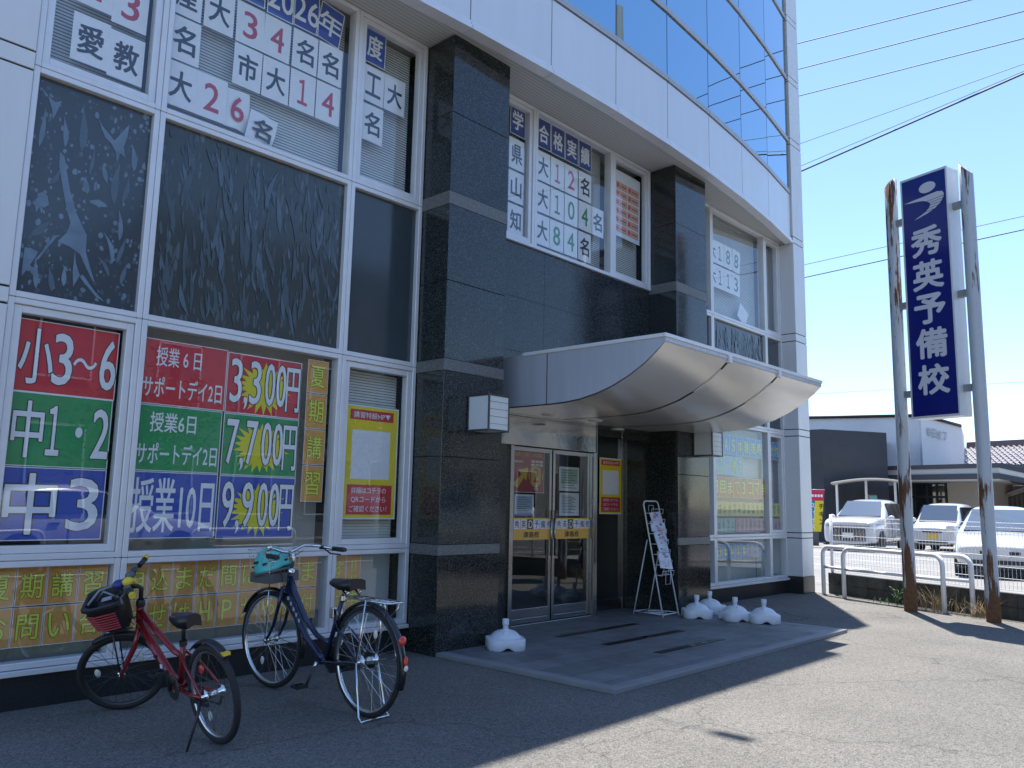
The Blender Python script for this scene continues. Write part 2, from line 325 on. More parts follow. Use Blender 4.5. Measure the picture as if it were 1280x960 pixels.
# tiled entrance platform
def tile_mat():
    M = bpy.data.materials.new('platform_tile'); M.use_nodes = True; t = M.node_tree; b = t.nodes['Principled BSDF']; N = t.nodes.new; L = t.links.new
    tc = N('ShaderNodeTexCoord'); br = N('ShaderNodeTexBrick'); br.offset = 0.5; br.inputs['Scale'].default_value = 1
    br.inputs['Brick Width'].default_value = .6; br.inputs['Row Height'].default_value = .3; br.inputs['Mortar Size'].default_value = .004; br.inputs['Mortar Smooth'].default_value = .1
    br.inputs['Color1'].default_value = (.14, .145, .15, 1); br.inputs['Color2'].default_value = (.18, .185, .19, 1); br.inputs['Mortar'].default_value = (.055, .055, .055, 1)
    L(tc.outputs['Object'], br.inputs['Vector'])
    n = N('ShaderNodeTexNoise'); n.inputs['Scale'].default_value = 2.2; n.inputs['Detail'].default_value = 9; n.inputs['Roughness'].default_value = .7; L(tc.outputs['Object'], n.inputs['Vector'])
    mr = N('ShaderNodeMapRange'); mr.inputs[1].default_value = .3; mr.inputs[2].default_value = .7; mr.inputs[3].default_value = .68; mr.inputs[4].default_value = 1.3; L(n.outputs['Fac'], mr.inputs[0])
    mx = N('ShaderNodeVectorMath'); mx.operation = 'SCALE'; L(br.outputs['Color'], mx.inputs[0]); L(mr.outputs[0], mx.inputs['Scale']); L(mx.outputs[0], b.inputs['Base Color'])
    n2 = N('ShaderNodeTexNoise'); n2.inputs['Scale'].default_value = 120; L(tc.outputs['Object'], n2.inputs['Vector'])
    bp = N('ShaderNodeBump'); bp.inputs['Strength'].default_value = .3; bp.inputs['Distance'].default_value = .004; L(n2.outputs['Fac'], bp.inputs['Height']); L(bp.outputs[0], b.inputs['Normal'])
    r2 = N('ShaderNodeMapRange'); r2.inputs[3].default_value = .75; r2.inputs[4].default_value = .38; L(n.outputs['Fac'], r2.inputs[0]); L(r2.outputs[0], b.inputs['Roughness'])
    return M
tile = tile_mat(); kerb = mat('platform_edge', (.24, .245, .25), .6, var=.12, vscale=3, bump=.15)
plat = empty('entrance_platform', (0, 0, 0)); plat['kind'] = 'structure'
PZ = .036
mb = MB(); mb.box((5.03, -2.19, 0), (9.16, -.425, PZ-.003)); mb.box((5.705, -.425, 0), (8.895, .19, PZ-.003)); mb.box((7.98, .19, 0), (8.88, .38, PZ-.003)); mb.build('platform_tiling', tile, plat)
mb = MB(); mb.box((4.925, -2.30, 0), (5.03, -.425, PZ)); mb.box((5.03, -2.30, 0), (9.27, -2.19, PZ)); mb.box((9.16, -2.19, 0), (9.27, -.425, PZ)); mb.build('edge_stone', kerb, plat, bevel=.004)
for (xa, xb, ya) in ((6.42, 7.80, -.55), (6.40, 7.75, -1.14), (6.42, 7.57, -1.70)):
    g_ = MB(); g_.box((xa, ya-.045, PZ-.01), (xb, ya+.045, PZ+.0005)); gr = g_.build('drain_grate', mat('grate_black', (.012, .012, .013), .35), plat)
    if ya < -1:
        for k in range(2 if ya < -1.5 else 1):
            xx = xa+(xb-xa)*(.47+.2*k); g_ = MB(); g_.box((xx, ya-.03, PZ), (xx+.09, ya+.03, PZ+.003)); g_.build('grate_plate', steel, gr)

# ================================================================ THE BUILDING
B = empty('school_building', (7.3, 0, 0), label='three-storey office building with curved blue glass front, grey panels and black granite columns', cat='building')
B0 = bpy.data.objects.new('x', None)
def P(mb, name, m, parent=None, **k):
    """part of the building: geometry given in world coordinates"""
    o = mb.build(name, m, parent or B, **k)
    if parent is None: o.location = (-7.3, 0, 0)
    return o
TOP = 11.0
# inner core that closes the rooms behind the glass
mb = MB()
mb.box((1.15, .36, 0), (5.705, 9, TOP-.2)); mb.box((8.895, .42, 0), (13.27, 9, TOP-.2)); mb.box((5.705, .36, 2.3), (8.895, 9, TOP-.2)); mb.box((5.705, 2.6, 0), (8.895, 9, 2.3))
P(mb, 'inner_wall', interior)
mb = MB(); mb.box((5.71, .45, .08), (8.89, 2.59, .096)); P(mb, 'lobby_floor', mat('lobby_floor', (.09, .085, .08), .3))
mb = MB(); mb.box((6.0, 1.7, .1), (8.2, 2.2, 1.0)); mb.box((5.9, 1.65, 1.0), (8.3, 2.25, 1.04)); P(mb, 'lobby_counter', mat('counter', (.12, .09, .06), .4))
# plinth
mb = MB(); mb.box((1.525, -.035, 0), (4.915, .3, .235)); P(mb, 'plinth', granite2)
mb = MB(); mb.box((9.685, -.035, 0), (12.845, .3, .235)); P(mb, 'plinth', granite2)
# black granite wall above the canopy
mb = MB()
xs = [5.705, 6.77, 7.83, 8.895]
for a, b in zip(xs, xs[1:]):
    for za, zb in ((2.28, 2.93), (2.934, 3.52), (3.524, 4.115)): mb.box((a+.002, -.012, za), (b-.002, .3, zb))
P(mb, 'granite_wall', granite)

# granite columns with grey bands
def column(x0, x1):
    mb = MB(); mb.box((x0+.012, -.405, 0), (x1-.012, .3, 5.77)); core = P(mb, 'column', gap)
    mb = MB()
    for za, zb in ((0, .85), (.945, 1.72), (1.724, 2.5), (2.61, 3.34), (3.344, 4.07), (4.2, 4.98), (4.984, 5.765)):
        mb.box((x0, -.42, za), (x1, .25, zb))
    mb.build('granite_cladding', granite, core, bevel=.003, seg=1)
    for za, zb in ((.852, .943), (2.502, 2.608), (4.072, 4.198)):
        mb = MB(); mb.box((x0-.003, -.423, za), (x1+.003, .25, zb)); mb.build('stone_band', band, core, bevel=.003, seg=1)
column(4.92, 5.70); column(8.90, 9.68)

# windows -------------------------------------------------------
def ring(mb, x0, x1, z0, z1, w, ya, yb, wb=None):
    wb = wb or w
    mb.box((x0, ya, z0), (x0+w, yb, z1)); mb.box((x1-w, ya, z0), (x1, yb, z1))
    mb.box((x0+w, ya, z0), (x1-w, yb, z0+wb)); mb.box((x0+w, ya, z1-wb), (x1-w, yb, z1))
def blind(win, x0, x1, z0, z1, y, ang, step=.025, m=blindm, droop=0):
    mb = MB(); n = int((z1-z0)/step); c, s = math.cos(ang)*.0125, math.sin(ang)*.0125
    for k in range(n):
        z = z0+(k+.5)*step
        mb.poly([(x0, y-c, z-s), (x1, y-c, z-s), (x1, y+c, z+s), (x0, y+c, z+s)])
    mb.build('blind', m, win, recalc=False)
def window(x0, x1, z0, z1, sash=False, back='blind', w=.04, ang=70, film=None, bx=None, bz=None):
    mb = MB(); g = .0015
    ring(mb, x0+g, x1-g, z0+g, z1-g, w, -.045, .06)
    if sash: ring(mb, x0+w+.003, x1-w-.003, z0+w+.003, z1-w-.003, .05, -.03, .045)
    win = P(mb, 'window', alu, bevel=.004, seg=1)
    i = w+(.05 if sash else 0)
    a, b, c, d = x0+i, x1-i, z0+i, z1-i
    if film:
        mb = MB(); mb.poly([(a-.006, .004, c-.006), (b+.006, .004, c-.006), (b+.006, .004, d+.006), (a-.006, .004, d+.006)]); mb.build('pane', filmm if film is True else (film_spots if film is film_drops else film_streaks), win)
        if film is not True: film(win, a, b, c, d)
        return win
    mb = MB(); mb.poly([(a-.006, .004, c-.006), (b+.006, .004, c-.006), (b+.006, .004, d+.006), (a-.006, .004, d+.006)]); mb.build('pane', pane, win)
    if back == 'blind':
        u, v = bx or (a, b); z_, zt = bz or (c, d)
        blind(win, u, v, z_, zt, .13, R(ang))
    mb = MB(); mb.poly([(a-.03, .22, c-.03), (b+.03, .22, c-.03), (b+.03, .22, d+.03), (a-.03, .22, d+.03)])
    mb.build('inner_panel', {'blind': interior, 'board': boardm, 'shutter': shutter}[back], win)
    return win
filmm = mat('dark_film', (.042, .056, .066), .12, spec=.6, var=.12, vscale=2)
def film_mat(nm, c, c2, sc_):
    M = bpy.data.materials.new(nm); M.use_nodes = True; t = M.node_tree; b = t.nodes['Principled BSDF']; N = t.nodes.new; L = t.links.new
    tc = N('ShaderNodeTexCoord'); n0 = N('ShaderNodeTexNoise'); n0.inputs['Scale'].default_value = 3; n0.inputs['Detail'].default_value = 4; L(tc.outputs['Object'], n0.inputs['Vector'])
    ad = N('ShaderNodeVectorMath'); ad.operation = 'MULTIPLY_ADD'; ad.inputs[1].default_value = (.10, 0, .16); L(n0.outputs['Color'], ad.inputs[0]); L(tc.outputs['Object'], ad.inputs[2])
    mp = N('ShaderNodeMapping'); mp.inputs['Scale'].default_value = sc_; mp.inputs['Rotation'].default_value = (0, R(-14), 0); L(ad.outputs[0], mp.inputs[0])
    v = N('ShaderNodeTexVoronoi'); v.inputs['Scale'].default_value = 1; v.inputs['Randomness'].default_value = 1; L(mp.outputs[0], v.inputs['Vector'])
    sep = N('ShaderNodeSeparateColor'); L(v.outputs['Color'], sep.inputs[0])
    m1 = N('ShaderNodeMath'); m1.operation = 'MULTIPLY'; m1.inputs[1].default_value = .58; L(sep.outputs[0], m1.inputs[0])
    lt = N('ShaderNodeMath'); lt.operation = 'SUBTRACT'; L(m1.outputs[0], lt.inputs[0]); L(v.outputs['Distance'], lt.inputs[1])
    st = N('ShaderNodeMapRange'); st.inputs[1].default_value = 0; st.inputs[2].default_value = .05; L(lt.outputs[0], st.inputs[0])
    f2 = N('ShaderNodeMath'); f2.operation = 'MULTIPLY'; L(st.outputs[0], f2.inputs[0]); L(sep.outputs[1], f2.inputs[1])
    mx = N('ShaderNodeMix'); mx.data_type = 'RGBA'; mx.inputs['A'].default_value = (*c, 1); mx.inputs['B'].default_value = (*c2, 1); L(f2.outputs[0], mx.inputs['Factor']); L(mx.outputs['Result'], b.inputs['Base Color'])
    b.inputs['Roughness'].default_value = .13; b.inputs['Specular IOR Level'].default_value = .6; return M
film_spots = film_mat('spotted_film', (.052, .068, .082), (.17, .235, .30), (34, 1, 24)); film_streaks = film_mat('streaked_film', (.046, .058, .060), (.10, .135, .15), (30, 1, 8))
peel = mat('peeled_film', (.17, .245, .33), .3, var=.12, vscale=8); peel2 = mat('peeled_film_dim', (.072, .10, .118), .25, var=.15, vscale=8)
def leaf(mb, pts, y):
    """a bent blade of peeled film; pts = (x, z, half width) along its spine"""
    A, Bq = [], []
    for i, (x, z, hw) in enumerate(pts):
        x0, z0, _ = pts[max(0, i-1)]; x1, z1, _ = pts[min(len(pts)-1, i+1)]; d = math.hypot(x1-x0, z1-z0) or 1; nx, nz = -(z1-z0)/d, (x1-x0)/d
        A.append(mb.bm.verts.new((x+nx*hw, y, z+nz*hw))); Bq.append(mb.bm.verts.new((x-nx*hw, y, z-nz*hw)))
    for i in range(len(pts)-1): mb.bm.faces.new((A[i], Bq[i], Bq[i+1], A[i+1]))
def blade(cx, cz, L_, W_, ang, bend=0, n=8, wide=.4):
    out = []
    for i in range(n+1):
        t = i/n; u = (t-.5)*L_; w = W_*.5*(math.sin(math.pi*t**(.7 if wide < .5 else 1.2))**1.1)+.0006; px = bend*L_*math.sin(math.pi*t)
        out.append((cx+px*math.cos(ang)-u*math.sin(ang), cz+px*math.sin(ang)+u*math.cos(ang), w))
    return out
def clip_(pts, a, b, c, d): return all(a+.012 < x < b-.012 and c+.012 < z < d-.012 for x, z, w in pts)
def film_drops(win, a, b, c, d):
    mb = MB(); m2 = MB(); q = 0
    webs = [[(1.745, 3.60), (1.775, 3.58), (1.83, 3.36), (1.885, 3.21), (1.93, 3.13), (1.965, 3.075), (1.97, 2.955), (2.005, 2.86), (2.045, 2.76), (2.03, 2.765), (1.985, 2.84), (1.935, 2.93), (1.87, 2.965), (1.79, 2.985), (1.84, 3.06), (1.855, 3.13), (1.825, 3.21), (1.785, 3.36), (1.75, 3.5)],
            [(1.805, 3.03), (1.78, 3.01), (1.735, 2.93), (1.69, 2.84), (1.662, 2.815), (1.70, 2.89), (1.73, 2.96), (1.77, 3.02)],
            [(1.60, 2.895), (1.635, 2.90), (1.68, 2.885), (1.655, 2.82), (1.625, 2.75), (1.60, 2.70), (1.598, 2.78)],
            [(1.90, 2.955), (1.915, 2.86), (1.955, 2.765), (2.00, 2.72), (2.06, 2.66), (2.12, 2.635), (2.05, 2.70), (1.965, 2.795), (1.945, 2.78), (1.912, 2.70), (1.90, 2.80)],
            [(1.965, 3.925), (2.0, 3.87), (2.05, 3.83), (2.085, 3.80), (2.12, 3.86), (2.175, 3.955), (2.17, 3.86), (2.15, 3.77), (2.17, 3.70), (2.13, 3.72), (2.115, 3.64), (2.10, 3.72), (2.065, 3.77), (2.02, 3.80), (1.99, 3.86)],
            [(1.64, 3.955), (1.685, 3.93), (1.725, 3.955), (1.705, 3.88), (1.683, 3.80), (1.672, 3.87)],
            [(1.612, 3.20), (1.635, 3.235), (1.66, 3.29), (1.70, 3.275), (1.712, 3.22), (1.69, 3.19), (1.66, 3.185), (1.642, 3.14), (1.634, 3.185)]]
    for p in webs:
        if all(a+.002 < x < b-.002 and c+.002 < z < d-.002 for x, z in p):
            f = mb.poly([(x, .001, z) for x, z in p]); q += 1
    for x, z, L_, W_, an, kk in [(1.87, 3.81, .33, .05, .05, .03), (1.625, 3.73, .28, .03, -.05, .02), (2.13, 3.50, .32, .05, -.05, -.04), (2.02, 3.32, .05, .12, 0, 0), (2.19, 3.47, .2, .035, -.15, .05), (1.68, 2.74, .2, .03, .1, 0), (1.77, 2.72, .16, .035, .2, .03), (2.17, 3.2, .22, .03, .1, .05), (2.2, 3.02, .2, .028, -.25, 0), (2.22, 3.72, .2, .04, .15, .05), (1.68, 3.05, .17, .045, -.7, .05), (2.11, 3.02, .22, .03, .35, .1), (2.23, 2.86, .16, .03, -.2, 0), (1.76, 3.75, .22, .03, .12, .04), (1.95, 3.6, .2, .025, -.1, .03), (2.04, 3.55, .14, .035, .3, 0), (1.73, 3.42, .13, .03, -.4, .1), (1.93, 3.42, .12, .04, .2, 0), (2.09, 2.88, .15, .025, .6, .1), (1.85, 2.76, .14, .03, .05, 0)]:
        p = blade(x, z, L_, W_, an, kk)
        if clip_(p, a, b, c, d): leaf(m2 if q % 2 else mb, p, .003-.00008*q); q += 1
    g_ = mb.build('peeled_film', mat('peeled_film_pale', (.15, .215, .285), .3, var=.25, vscale=9), win, recalc=False); g_['kind'] = 'stuff'
    g_ = m2.build('peeled_film', mat('peeled_film_mid', (.095, .14, .18), .28, var=.15, vscale=8), win, recalc=False); g_['kind'] = 'stuff'
def film_blades(win, a, b, c, d, dens=1.0, seed=5):
    rnd = random.Random(seed); mb = MB(); m2 = MB()
    for k in range(int(130*(b-a)*(d-c)*dens)):
        L_ = .07+.38*rnd.random()**2; p = blade(rnd.uniform(a+.03, b-.03), rnd.uniform(c+.04, d-.04), L_, L_*rnd.uniform(.05, .12)+.006, rnd.gauss(.14, .16), rnd.uniform(-.08, .08), wide=rnd.random())
        if clip_(p, a, b, c, d): leaf(m2 if rnd.random() < .75 else mb, p, .003-.00002*k)
    for g_ in (mb.build('peeled_film', mat('peeled_film_mid', (.095, .14, .18), .28, var=.15, vscale=8), win, recalc=False), m2.build('peeled_film', peel2, win, recalc=False)): g_['kind'] = 'stuff'
ZR = (.24, .90, 2.555, 4.12, 5.775)
# left bay
XL = (1.525, 2.37, 4.085, 4.915)
for i in range(3):
    a, b = XL[i], XL[i+1]
    window(a, b, ZR[0], ZR[1], back='board')
    window(a, b, ZR[1], ZR[2], sash=i != 1, back='shutter' if i == 1 else 'blind', ang=30 if i == 0 else 62, bz=(1.98, 2.47) if i == 0 else None)
    window(a, b, ZR[2], ZR[3], film=(film_drops, film_blades, True)[i])
    window(a, b, ZR[3], ZR[4], sash=i != 1, ang=68)
# bay above the canopy
XM = (5.705, 6.55, 8.03, 8.895)
for i in range(3): window(XM[i], XM[i+1], ZR[3], ZR[4], sash=i != 1, ang=68 if i == 2 else 66, back='blind')
# right bay
XR = (9.685, 10.525, 12.27, 12.845)
for i in range(3):
    a, b = XR[i], XR[i+1]
    window(a, b, ZR[0], ZR[1], back='board'); window(a, b, ZR[1], ZR[2], sash=i == 2, ang=70)
    window(a, b, ZR[2], ZR[3], film=(lambda *q: film_blades(*q, dens=1.5, seed=9)) if i == 1 else True)
    window(a, b, ZR[3], ZR[4], sash=i == 2, ang=68)
# sills
for a, b in ((1.525, 4.915), (9.685, 12.845)):
    mb = MB(); mb.box((a, -.075, .205), (b, 0, .238)); P(mb, 'window_sill', alu, bevel=.004)

# end piers of light metal panels
def pier(x0, x1, yf, base=True):
    mb = MB(); mb.box((x0+.01, yf+.012, 0), (x1-.01, .36, TOP)); p = P(mb, 'pier', gap)
    lv = [.26, .865, .95, 2.5, 2.61, 4.07, 4.2, 5.75, 5.86, 7.5, 7.61, 8.65, 8.76, 9.79, 9.9, TOP+.05]
    mb = MB()
    for a, b in zip(lv, lv[1:]): mb.box((x0, yf, a+.007), (x1, .365, b-.007))
    mb.build('panel', panel2, p, bevel=.003, seg=1)
    mb = MB(); mb.box((x0-.004, yf-.006, 0), (x1+.004, .37, .262)); mb.build('pier_base', granite2, p)
pier(12.85, 13.28, -.285); pier(.95, 1.523, -.06)

# the curved upper front
CX, CY, RR = 7.3, 33.88, 34.58
def ay(x, off=0): return CY-math.sqrt((RR+off)**2-(x-CX)**2)
J = [1.53]+[12.78-1.122*k for k in range(9, -1, -1)][0:]
J = sorted(set(round(v, 3) for v in J if v >= 1.5)); J[-1] = 12.83
if J[1]-J[0] < .4: J.pop(1)
def arcbox(mb, xs, z0, z1, out, inn):
    """solid following the arc; out and inn are offsets from the front line (out > inn)"""
    rings = []
    for x in xs: rings.append([(x, ay(x, out), z0), (x, ay(x, out), z1), (x, ay(x, inn), z1), (x, ay(x, inn), z0)])
    mb.loft(rings, smooth=False)
mb = MB(); arcbox(mb, J, 5.80, TOP, -.03, -.25); P(mb, 'upper_wall', gap)
mb = MB()
for a, b in zip(J, J[1:]):
    arcbox(mb, [a+.006, b-.006], 5.83, 6.585, 0, -.028)
P(mb, 'fascia', panel, bevel=.003, seg=1)
mb = MB()
for a, b in zip(J, J[1:]):
    arcbox(mb, [a+.003, b-.003], 5.735, 5.775, .035, -.1); arcbox(mb, [a+.003, b-.003], 5.783, 5.823, .018, -.1)
P(mb, 'fascia_lip', alu)
for z in (6.595, 7.525, 8.665, 9.805):
    mb = MB()
    for a, b in zip(J, J[1:]):
        arcbox(mb, [a+.003, b-.003], z+.004, z+.038, .016, -.028); arcbox(mb, [a+.003, b-.003], z+.046, z+.082, .010, -.028)
    P(mb, 'curtain_wall_band', alu2)
def curtain_mat():
    M = bpy.data.materials.new('blue_reflective_glass'); M.use_nodes = True; t = M.node_tree; b = t.nodes['Principled BSDF']; N = t.nodes.new; L = t.links.new
    b.inputs['Metallic'].default_value = 1; b.inputs['Roughness'].default_value = .015; b.inputs['Base Color'].default_value = (.29, .445, .55, 1); b.inputs['Specular IOR Level'].default_value = .5
    tc = N('ShaderNodeTexCoord'); n = N('ShaderNodeTexNoise'); n.inputs['Scale'].default_value = .9; n.inputs['Detail'].default_value = 1; L(tc.outputs['Object'], n.inputs['Vector'])
    bp = N('ShaderNodeBump'); bp.inputs['Strength'].default_value = .10; bp.inputs['Distance'].default_value = .03; L(n.outputs['Fac'], bp.inputs['Height']); L(bp.outputs[0], b.inputs['Normal'])
    return M
cglass = curtain_mat()
for z0, z1 in ((6.69, 7.515), (7.62, 8.655), (8.76, 9.795), (9.9, TOP-.1)):
    for a, b in zip(J, J[1:]):
        mb = MB(); arcbox(mb, [a+.007, b-.007], z0, z1, -.004, -.02); P(mb, 'window_pane', cglass)
# soffit under the overhang
def soffit_mat():
    M = bpy.data.materials.new('ribbed_soffit'); M.use_nodes = True; t = M.node_tree; b = t.nodes['Principled BSDF']; N = t.nodes.new; L = t.links.new
    tc = N('ShaderNodeTexCoord'); w = N('ShaderNodeTexWave'); w.bands_direction = 'Y'; w.wave_profile = 'SAW'; w.inputs['Scale'].default_value = 7; L(tc.outputs['Object'], w.inputs['Vector'])
    r = N('ShaderNodeValToRGB'); r.color_ramp.elements[0].position = .0; r.color_ramp.elements[1].position = .18; r.color_ramp.elements[0].color = (.10, .10, .10, 1); r.color_ramp.elements[1].color = (.52, .525, .50, 1); L(w.outputs['Fac'], r.inputs[0]); L(r.outputs[0], b.inputs['Base Color'])
    b.inputs['Roughness'].default_value = .5
    return M
mb = MB(); n = 40; xs = [1.53+(12.84-1.53)*i/n for i in range(n+1)]
mb.loft([[(x, .30, 5.778), (x, ay(x, -.03), 5.778), (x, ay(x, -.03), 5.81), (x, .30, 5.81)] for x in xs], smooth=False); P(mb, 'soffit', soffit_mat())
# roof: slab, straight parapet screen in front, unseen arm and box added over the edge to cast a small ground shadow
mb = MB(); mb.box((1.0, .2, TOP-.19), (13.28, 9, TOP)); P(mb, 'roof', panel2)
mb = MB(); mb.box((3.3, -.785, TOP-.28), (11.08, -.60, TOP+.02)); P(mb, 'parapet', panel2)
mb = MB(); mb.tube([(7.95, -.7, TOP), (7.95, -.8, TOP+.35), (7.95, -1.3, TOP+.4)], .008); mb.box((7.90, -1.45, TOP+.37), (8.0, -1.2, TOP+.43)); P(mb, 'roof_shadow_caster', greyp)

# canopy ---------------------------------------------------------
CA, CB, CYF = 5.955, 9.31, -2.09
curve = [(-.05, 2.262), (-.78, 2.262), (-.98, 2.268), (-1.16, 2.286), (-1.35, 2.325), (-1.52, 2.376), (-1.7, 2.455), (-1.87, 2.552), (-2.0, 2.65), (-2.085, 2.728)]
body = [(-.014, 2.785), (-2.09, 2.785), (-2.09, 2.735)]+[(y, z+.012) for y, z in curve[::-1][1:-1]]+[(-.014, 2.274)]
mb = MB()
mb.prism([(CA, y, z) for y, z in body], (CB-CA, 0, 0)); can = P(mb, 'canopy', capm)
sx = [CA+.004, 7.10, 8.19, CB-.004]
for a, b in zip(sx, sx[1:]):
    mb = MB(); A = a+(.022 if a > CA+.1 else 0); Bq = b-(.022 if b < CB-.1 else 0)
    pts = []
    for i in range(len(curve)-1):
        (y0, z0), (y1, z1) = curve[i], curve[i+1]
        for t in (0, .5): pts.append((y0+(y1-y0)*t, z0+(z1-z0)*t))
    pts.append(curve[-1])
    mb.loft([[(A, y, z), (Bq, y, z)] for y, z in pts], closed_ring=False, cap=False); mb.build('soffit_panel', brush, can)
for x in sx[1:3]:
    mb = MB(); mb.loft([[(x-.021, y, z+.006), (x+.021, y, z+.006)] for y, z in curve], closed_ring=False, cap=False); mb.build('joint', gap, can)
    mb = MB(); mb.box((x-.03, CYF-.016, 2.70), (x+.03, CYF+.02, 2.80)); mb.build('joint_clip', alu, can, bevel=.004)
    mb = MB(); mb.loft([[(x-.018, y, z-.004), (x+.018, y, z-.004)] for y, z in curve[-4:-1]], closed_ring=False, cap=False); mb.build('joint_clip', alu, can)
mb = MB(); mb.box((CA-.012, CYF-.012, 2.770), (CB+.012, CYF+.03, 2.806)); mb.box((CA-.012, CYF+.03, 2.770), (CA+.02, -.44, 2.806)); mb.box((CB-.02, CYF+.03, 2.770), (CB+.012, -.44, 2.806)); mb.build('edge_trim', alu, can, bevel=.006)
mb = MB(); mb.box((CA-.003, -.764, 2.272), (CA+.01, -.756, 2.768)); mb.build('joint', gap, can)
# entrance recess: stainless header, ceiling, frames, doors, side light
mb = MB(); mb.box((5.705, .12, 1.945), (7.93, .30, 2.262)); P(mb, 'door_header', steel, bevel=.004)
mb = MB(); mb.box((5.705, -.04, 2.262), (8.895, .42, 2.29)); ceil = P(mb, 'entrance_ceiling', mat('ceiling_metal', (.42, .41, .39), .25, .8, rvar=.05))
for xx, yy in ((8.35, .1), (6.6, -.25), (7.35, -.3)):
    mb = MB(); mb.lathe([(.0, 2.252), (.075, 2.252), (.085, 2.2625)], 20, Matrix.Translation((xx, yy, 0))); mb.build('downlight', mat('downlight_lens', (.85, .83, .75), .4), ceil)
mb = MB()
for x in (6.43, 7.895): mb.box((x, .13, .03), (x+.06, .29, 1.945))
mb.box((7.955, .13, .03), (7.975, .40, 2.262)); mb.box((8.83, .36, .03), (8.88, .44, 2.262)); mb.box((7.975, .37, .03), (8.83, .43, .16)); mb.box((6.49, .14, .03), (7.895, .28, .045)); mb.box((7.975, .37, 2.19), (8.83, .43, 2.262))
fr = P(mb, 'door_frame', dsteel, bevel=.004)
mb = MB(); mb.poly([(7.975, .40, .16), (8.83, .40, .16), (8.83, .40, 2.19), (7.975, .40, 2.19)]); mb.build('side_light', pane2, fr)
mb = MB(); mb.box((5.705, .16, .03), (6.43, .26, 1.945)); P(mb, 'entrance_wall', granite)
mb = MB(); mb.box((8.882, -.40, .0), (8.896, .41, 2.262)); P(mb, 'entrance_wall', granite)
ochre = mat('sticker_ochre', (.80, .45, .08), .5)
for k, (a, b) in enumerate(((6.492, 7.185), (7.205, 7.893))):
    mb = MB(); ring(mb, a, b, .05, 1.94, .045, .185, .225, .05); mb.box((a+.045, .186, .10), (b-.045, .224, .20))
    d = P(mb, 'sliding_door', dsteel, bevel=.004)
    mb = MB(); mb.poly([(a+.045, .205, .20), (b-.045, .205, .20), (b-.045, .205, 1.89), (a+.045, .205, 1.89)]); mb.build('door_glass', pane2, d)
    mb = MB(); mb.poly([(a+.02, .182, .93), (b-.02, .182, .93), (b-.02, .182, 1.165), (a+.02, .182, 1.165)]); mb.build('sticker', ochre, d)
    cw = (b-a)/6.3; names = ['秀', '英', 'iD', '予', '備', '校']
    for j, ch in enumerate(names):
        cx = a+.055+cw*(j+.5)*.98
        mb = MB(); mb.poly([(cx-cw*.42, .180, 1.045), (cx+cw*.42, .180, 1.045), (cx+cw*.42, .180, 1.15), (cx-cw*.42, .180, 1.15)]); mb.build('sticker', sheetw if ch != 'iD' else mat('sticker_brown', (.03, .02, .012), .5), d)
        text(ch, cx, 1.097, cw*.66, .082, inkwhite if ch == 'iD' else inknavy, d, y=.178, off=.01)
    text('津島校', (a+b)/2, .985, .26, .065, black, d, y=.178, off=.015)
    mb = MB(); hx = b-.022 if k == 0 else a+.022; mb.tube([(hx, .165, .75), (hx, .165, 1.25)], .011); mb.build('handle', steel, d)

# ================================================================ PAPERS BEHIND THE GLASS
YS = .03
SC, SG = 'paper sign', None
INK = {'k': ('black', black), 'r': ('red', red), 'p': ('pinkish red', pink), 'g': ('green', green), 'w': ('white', inkwhite)}
def lsheet(ch, ik, x, z, where, group, w=.255, h=.36, pap='white', pm=None, tilt=None, curl=0, off=.035, tw=.66, th=.60):
    pm = pm or {'white': sheetw, 'blue': inkblue, 'navy blue': inknavy}[pap]
    o = paper('letter_sheet', x, z, w-.006, h-.006, pm, YS+random.uniform(-.002, .002), f'{pap} sheet with {INK[ik][0]} {ch}, {where}' if ch else f'{pap} sheet {where}', 'letter sheet', group, tilt if tilt is not None else random.gauss(0, .008), curl)
    if pap != 'white':
        mb = MB(); a, b, t = w/2-.003, h/2-.003, .008
        for q in (((-a, -b), (a, -b+t)), ((-a, b-t), (a, b)), ((-a, -b+t), (-a+t, b-t)), ((a-t, -b+t), (a, b-t))):
            mb.poly([(q[0][0], -.001, q[0][1]), (q[1][0], -.001, q[0][1]), (q[1][0], -.001, q[1][1]), (q[0][0], -.001, q[1][1])])
        mb.build('white_border', sheetw, o, recalc=False)
    if ch:
        num = ch.isascii()
        text(ch, 0, -.0, w*(tw*.72 if num and len(ch) == 1 and ch != '1' else (.36 if ch == '1' else tw)), h*(th if not num else .62), INK[ik][1], o, y=-.0015 if not curl else -.012, off=off if not num else .02)
    return o
G1 = 'lettered sheets in the upper windows'
U1, U2, U3 = 'far left upper window', 'wide upper left window', 'narrow window beside the first column'
for a in (('1', 'r', 1.87, 4.90, f'top left in the {U1}'), ('3', 'r', 2.12, 4.86, f'top right in the {U1}'), ('愛', 'k', 1.875, 4.47, f'bottom left in the {U1}'), ('教', 'k', 2.12, 4.45, f'right of 愛 in the {U1}')): lsheet(*a, G1)
rows = [(5.15, [('産', 'k', 2.52, 'leftmost under the blue row'), ('大', 'k', 2.79, 'between 産 and red 3'), ('3', 'r', 3.06, 'left of 4 under the year'), ('4', 'r', 3.31, 'between red 3 and 名'), ('名', 'k', 3.58, 'right of red 34'), ('名', 'k', 3.84, 'under the tilted blue 年')]),
        (4.78, [('名', 'k', 2.53, 'at left edge under 産'), ('市', 'k', 3.06, 'under red 3'), ('大', 'k', 3.32, 'right of 市'), ('1', 'r', 3.58, 'right of 大 in the 市 row'), ('4', 'r', 3.84, 'lower right corner')]),
        (4.41, [('大', 'k', 2.53, 'bottom left corner'), ('2', 'r', 2.78, 'bottom row right of 大')])]
for z, rw in rows:
    for ch, ik, x, wh in rw: lsheet(ch, ik, x, z, wh+', '+U2, G1)
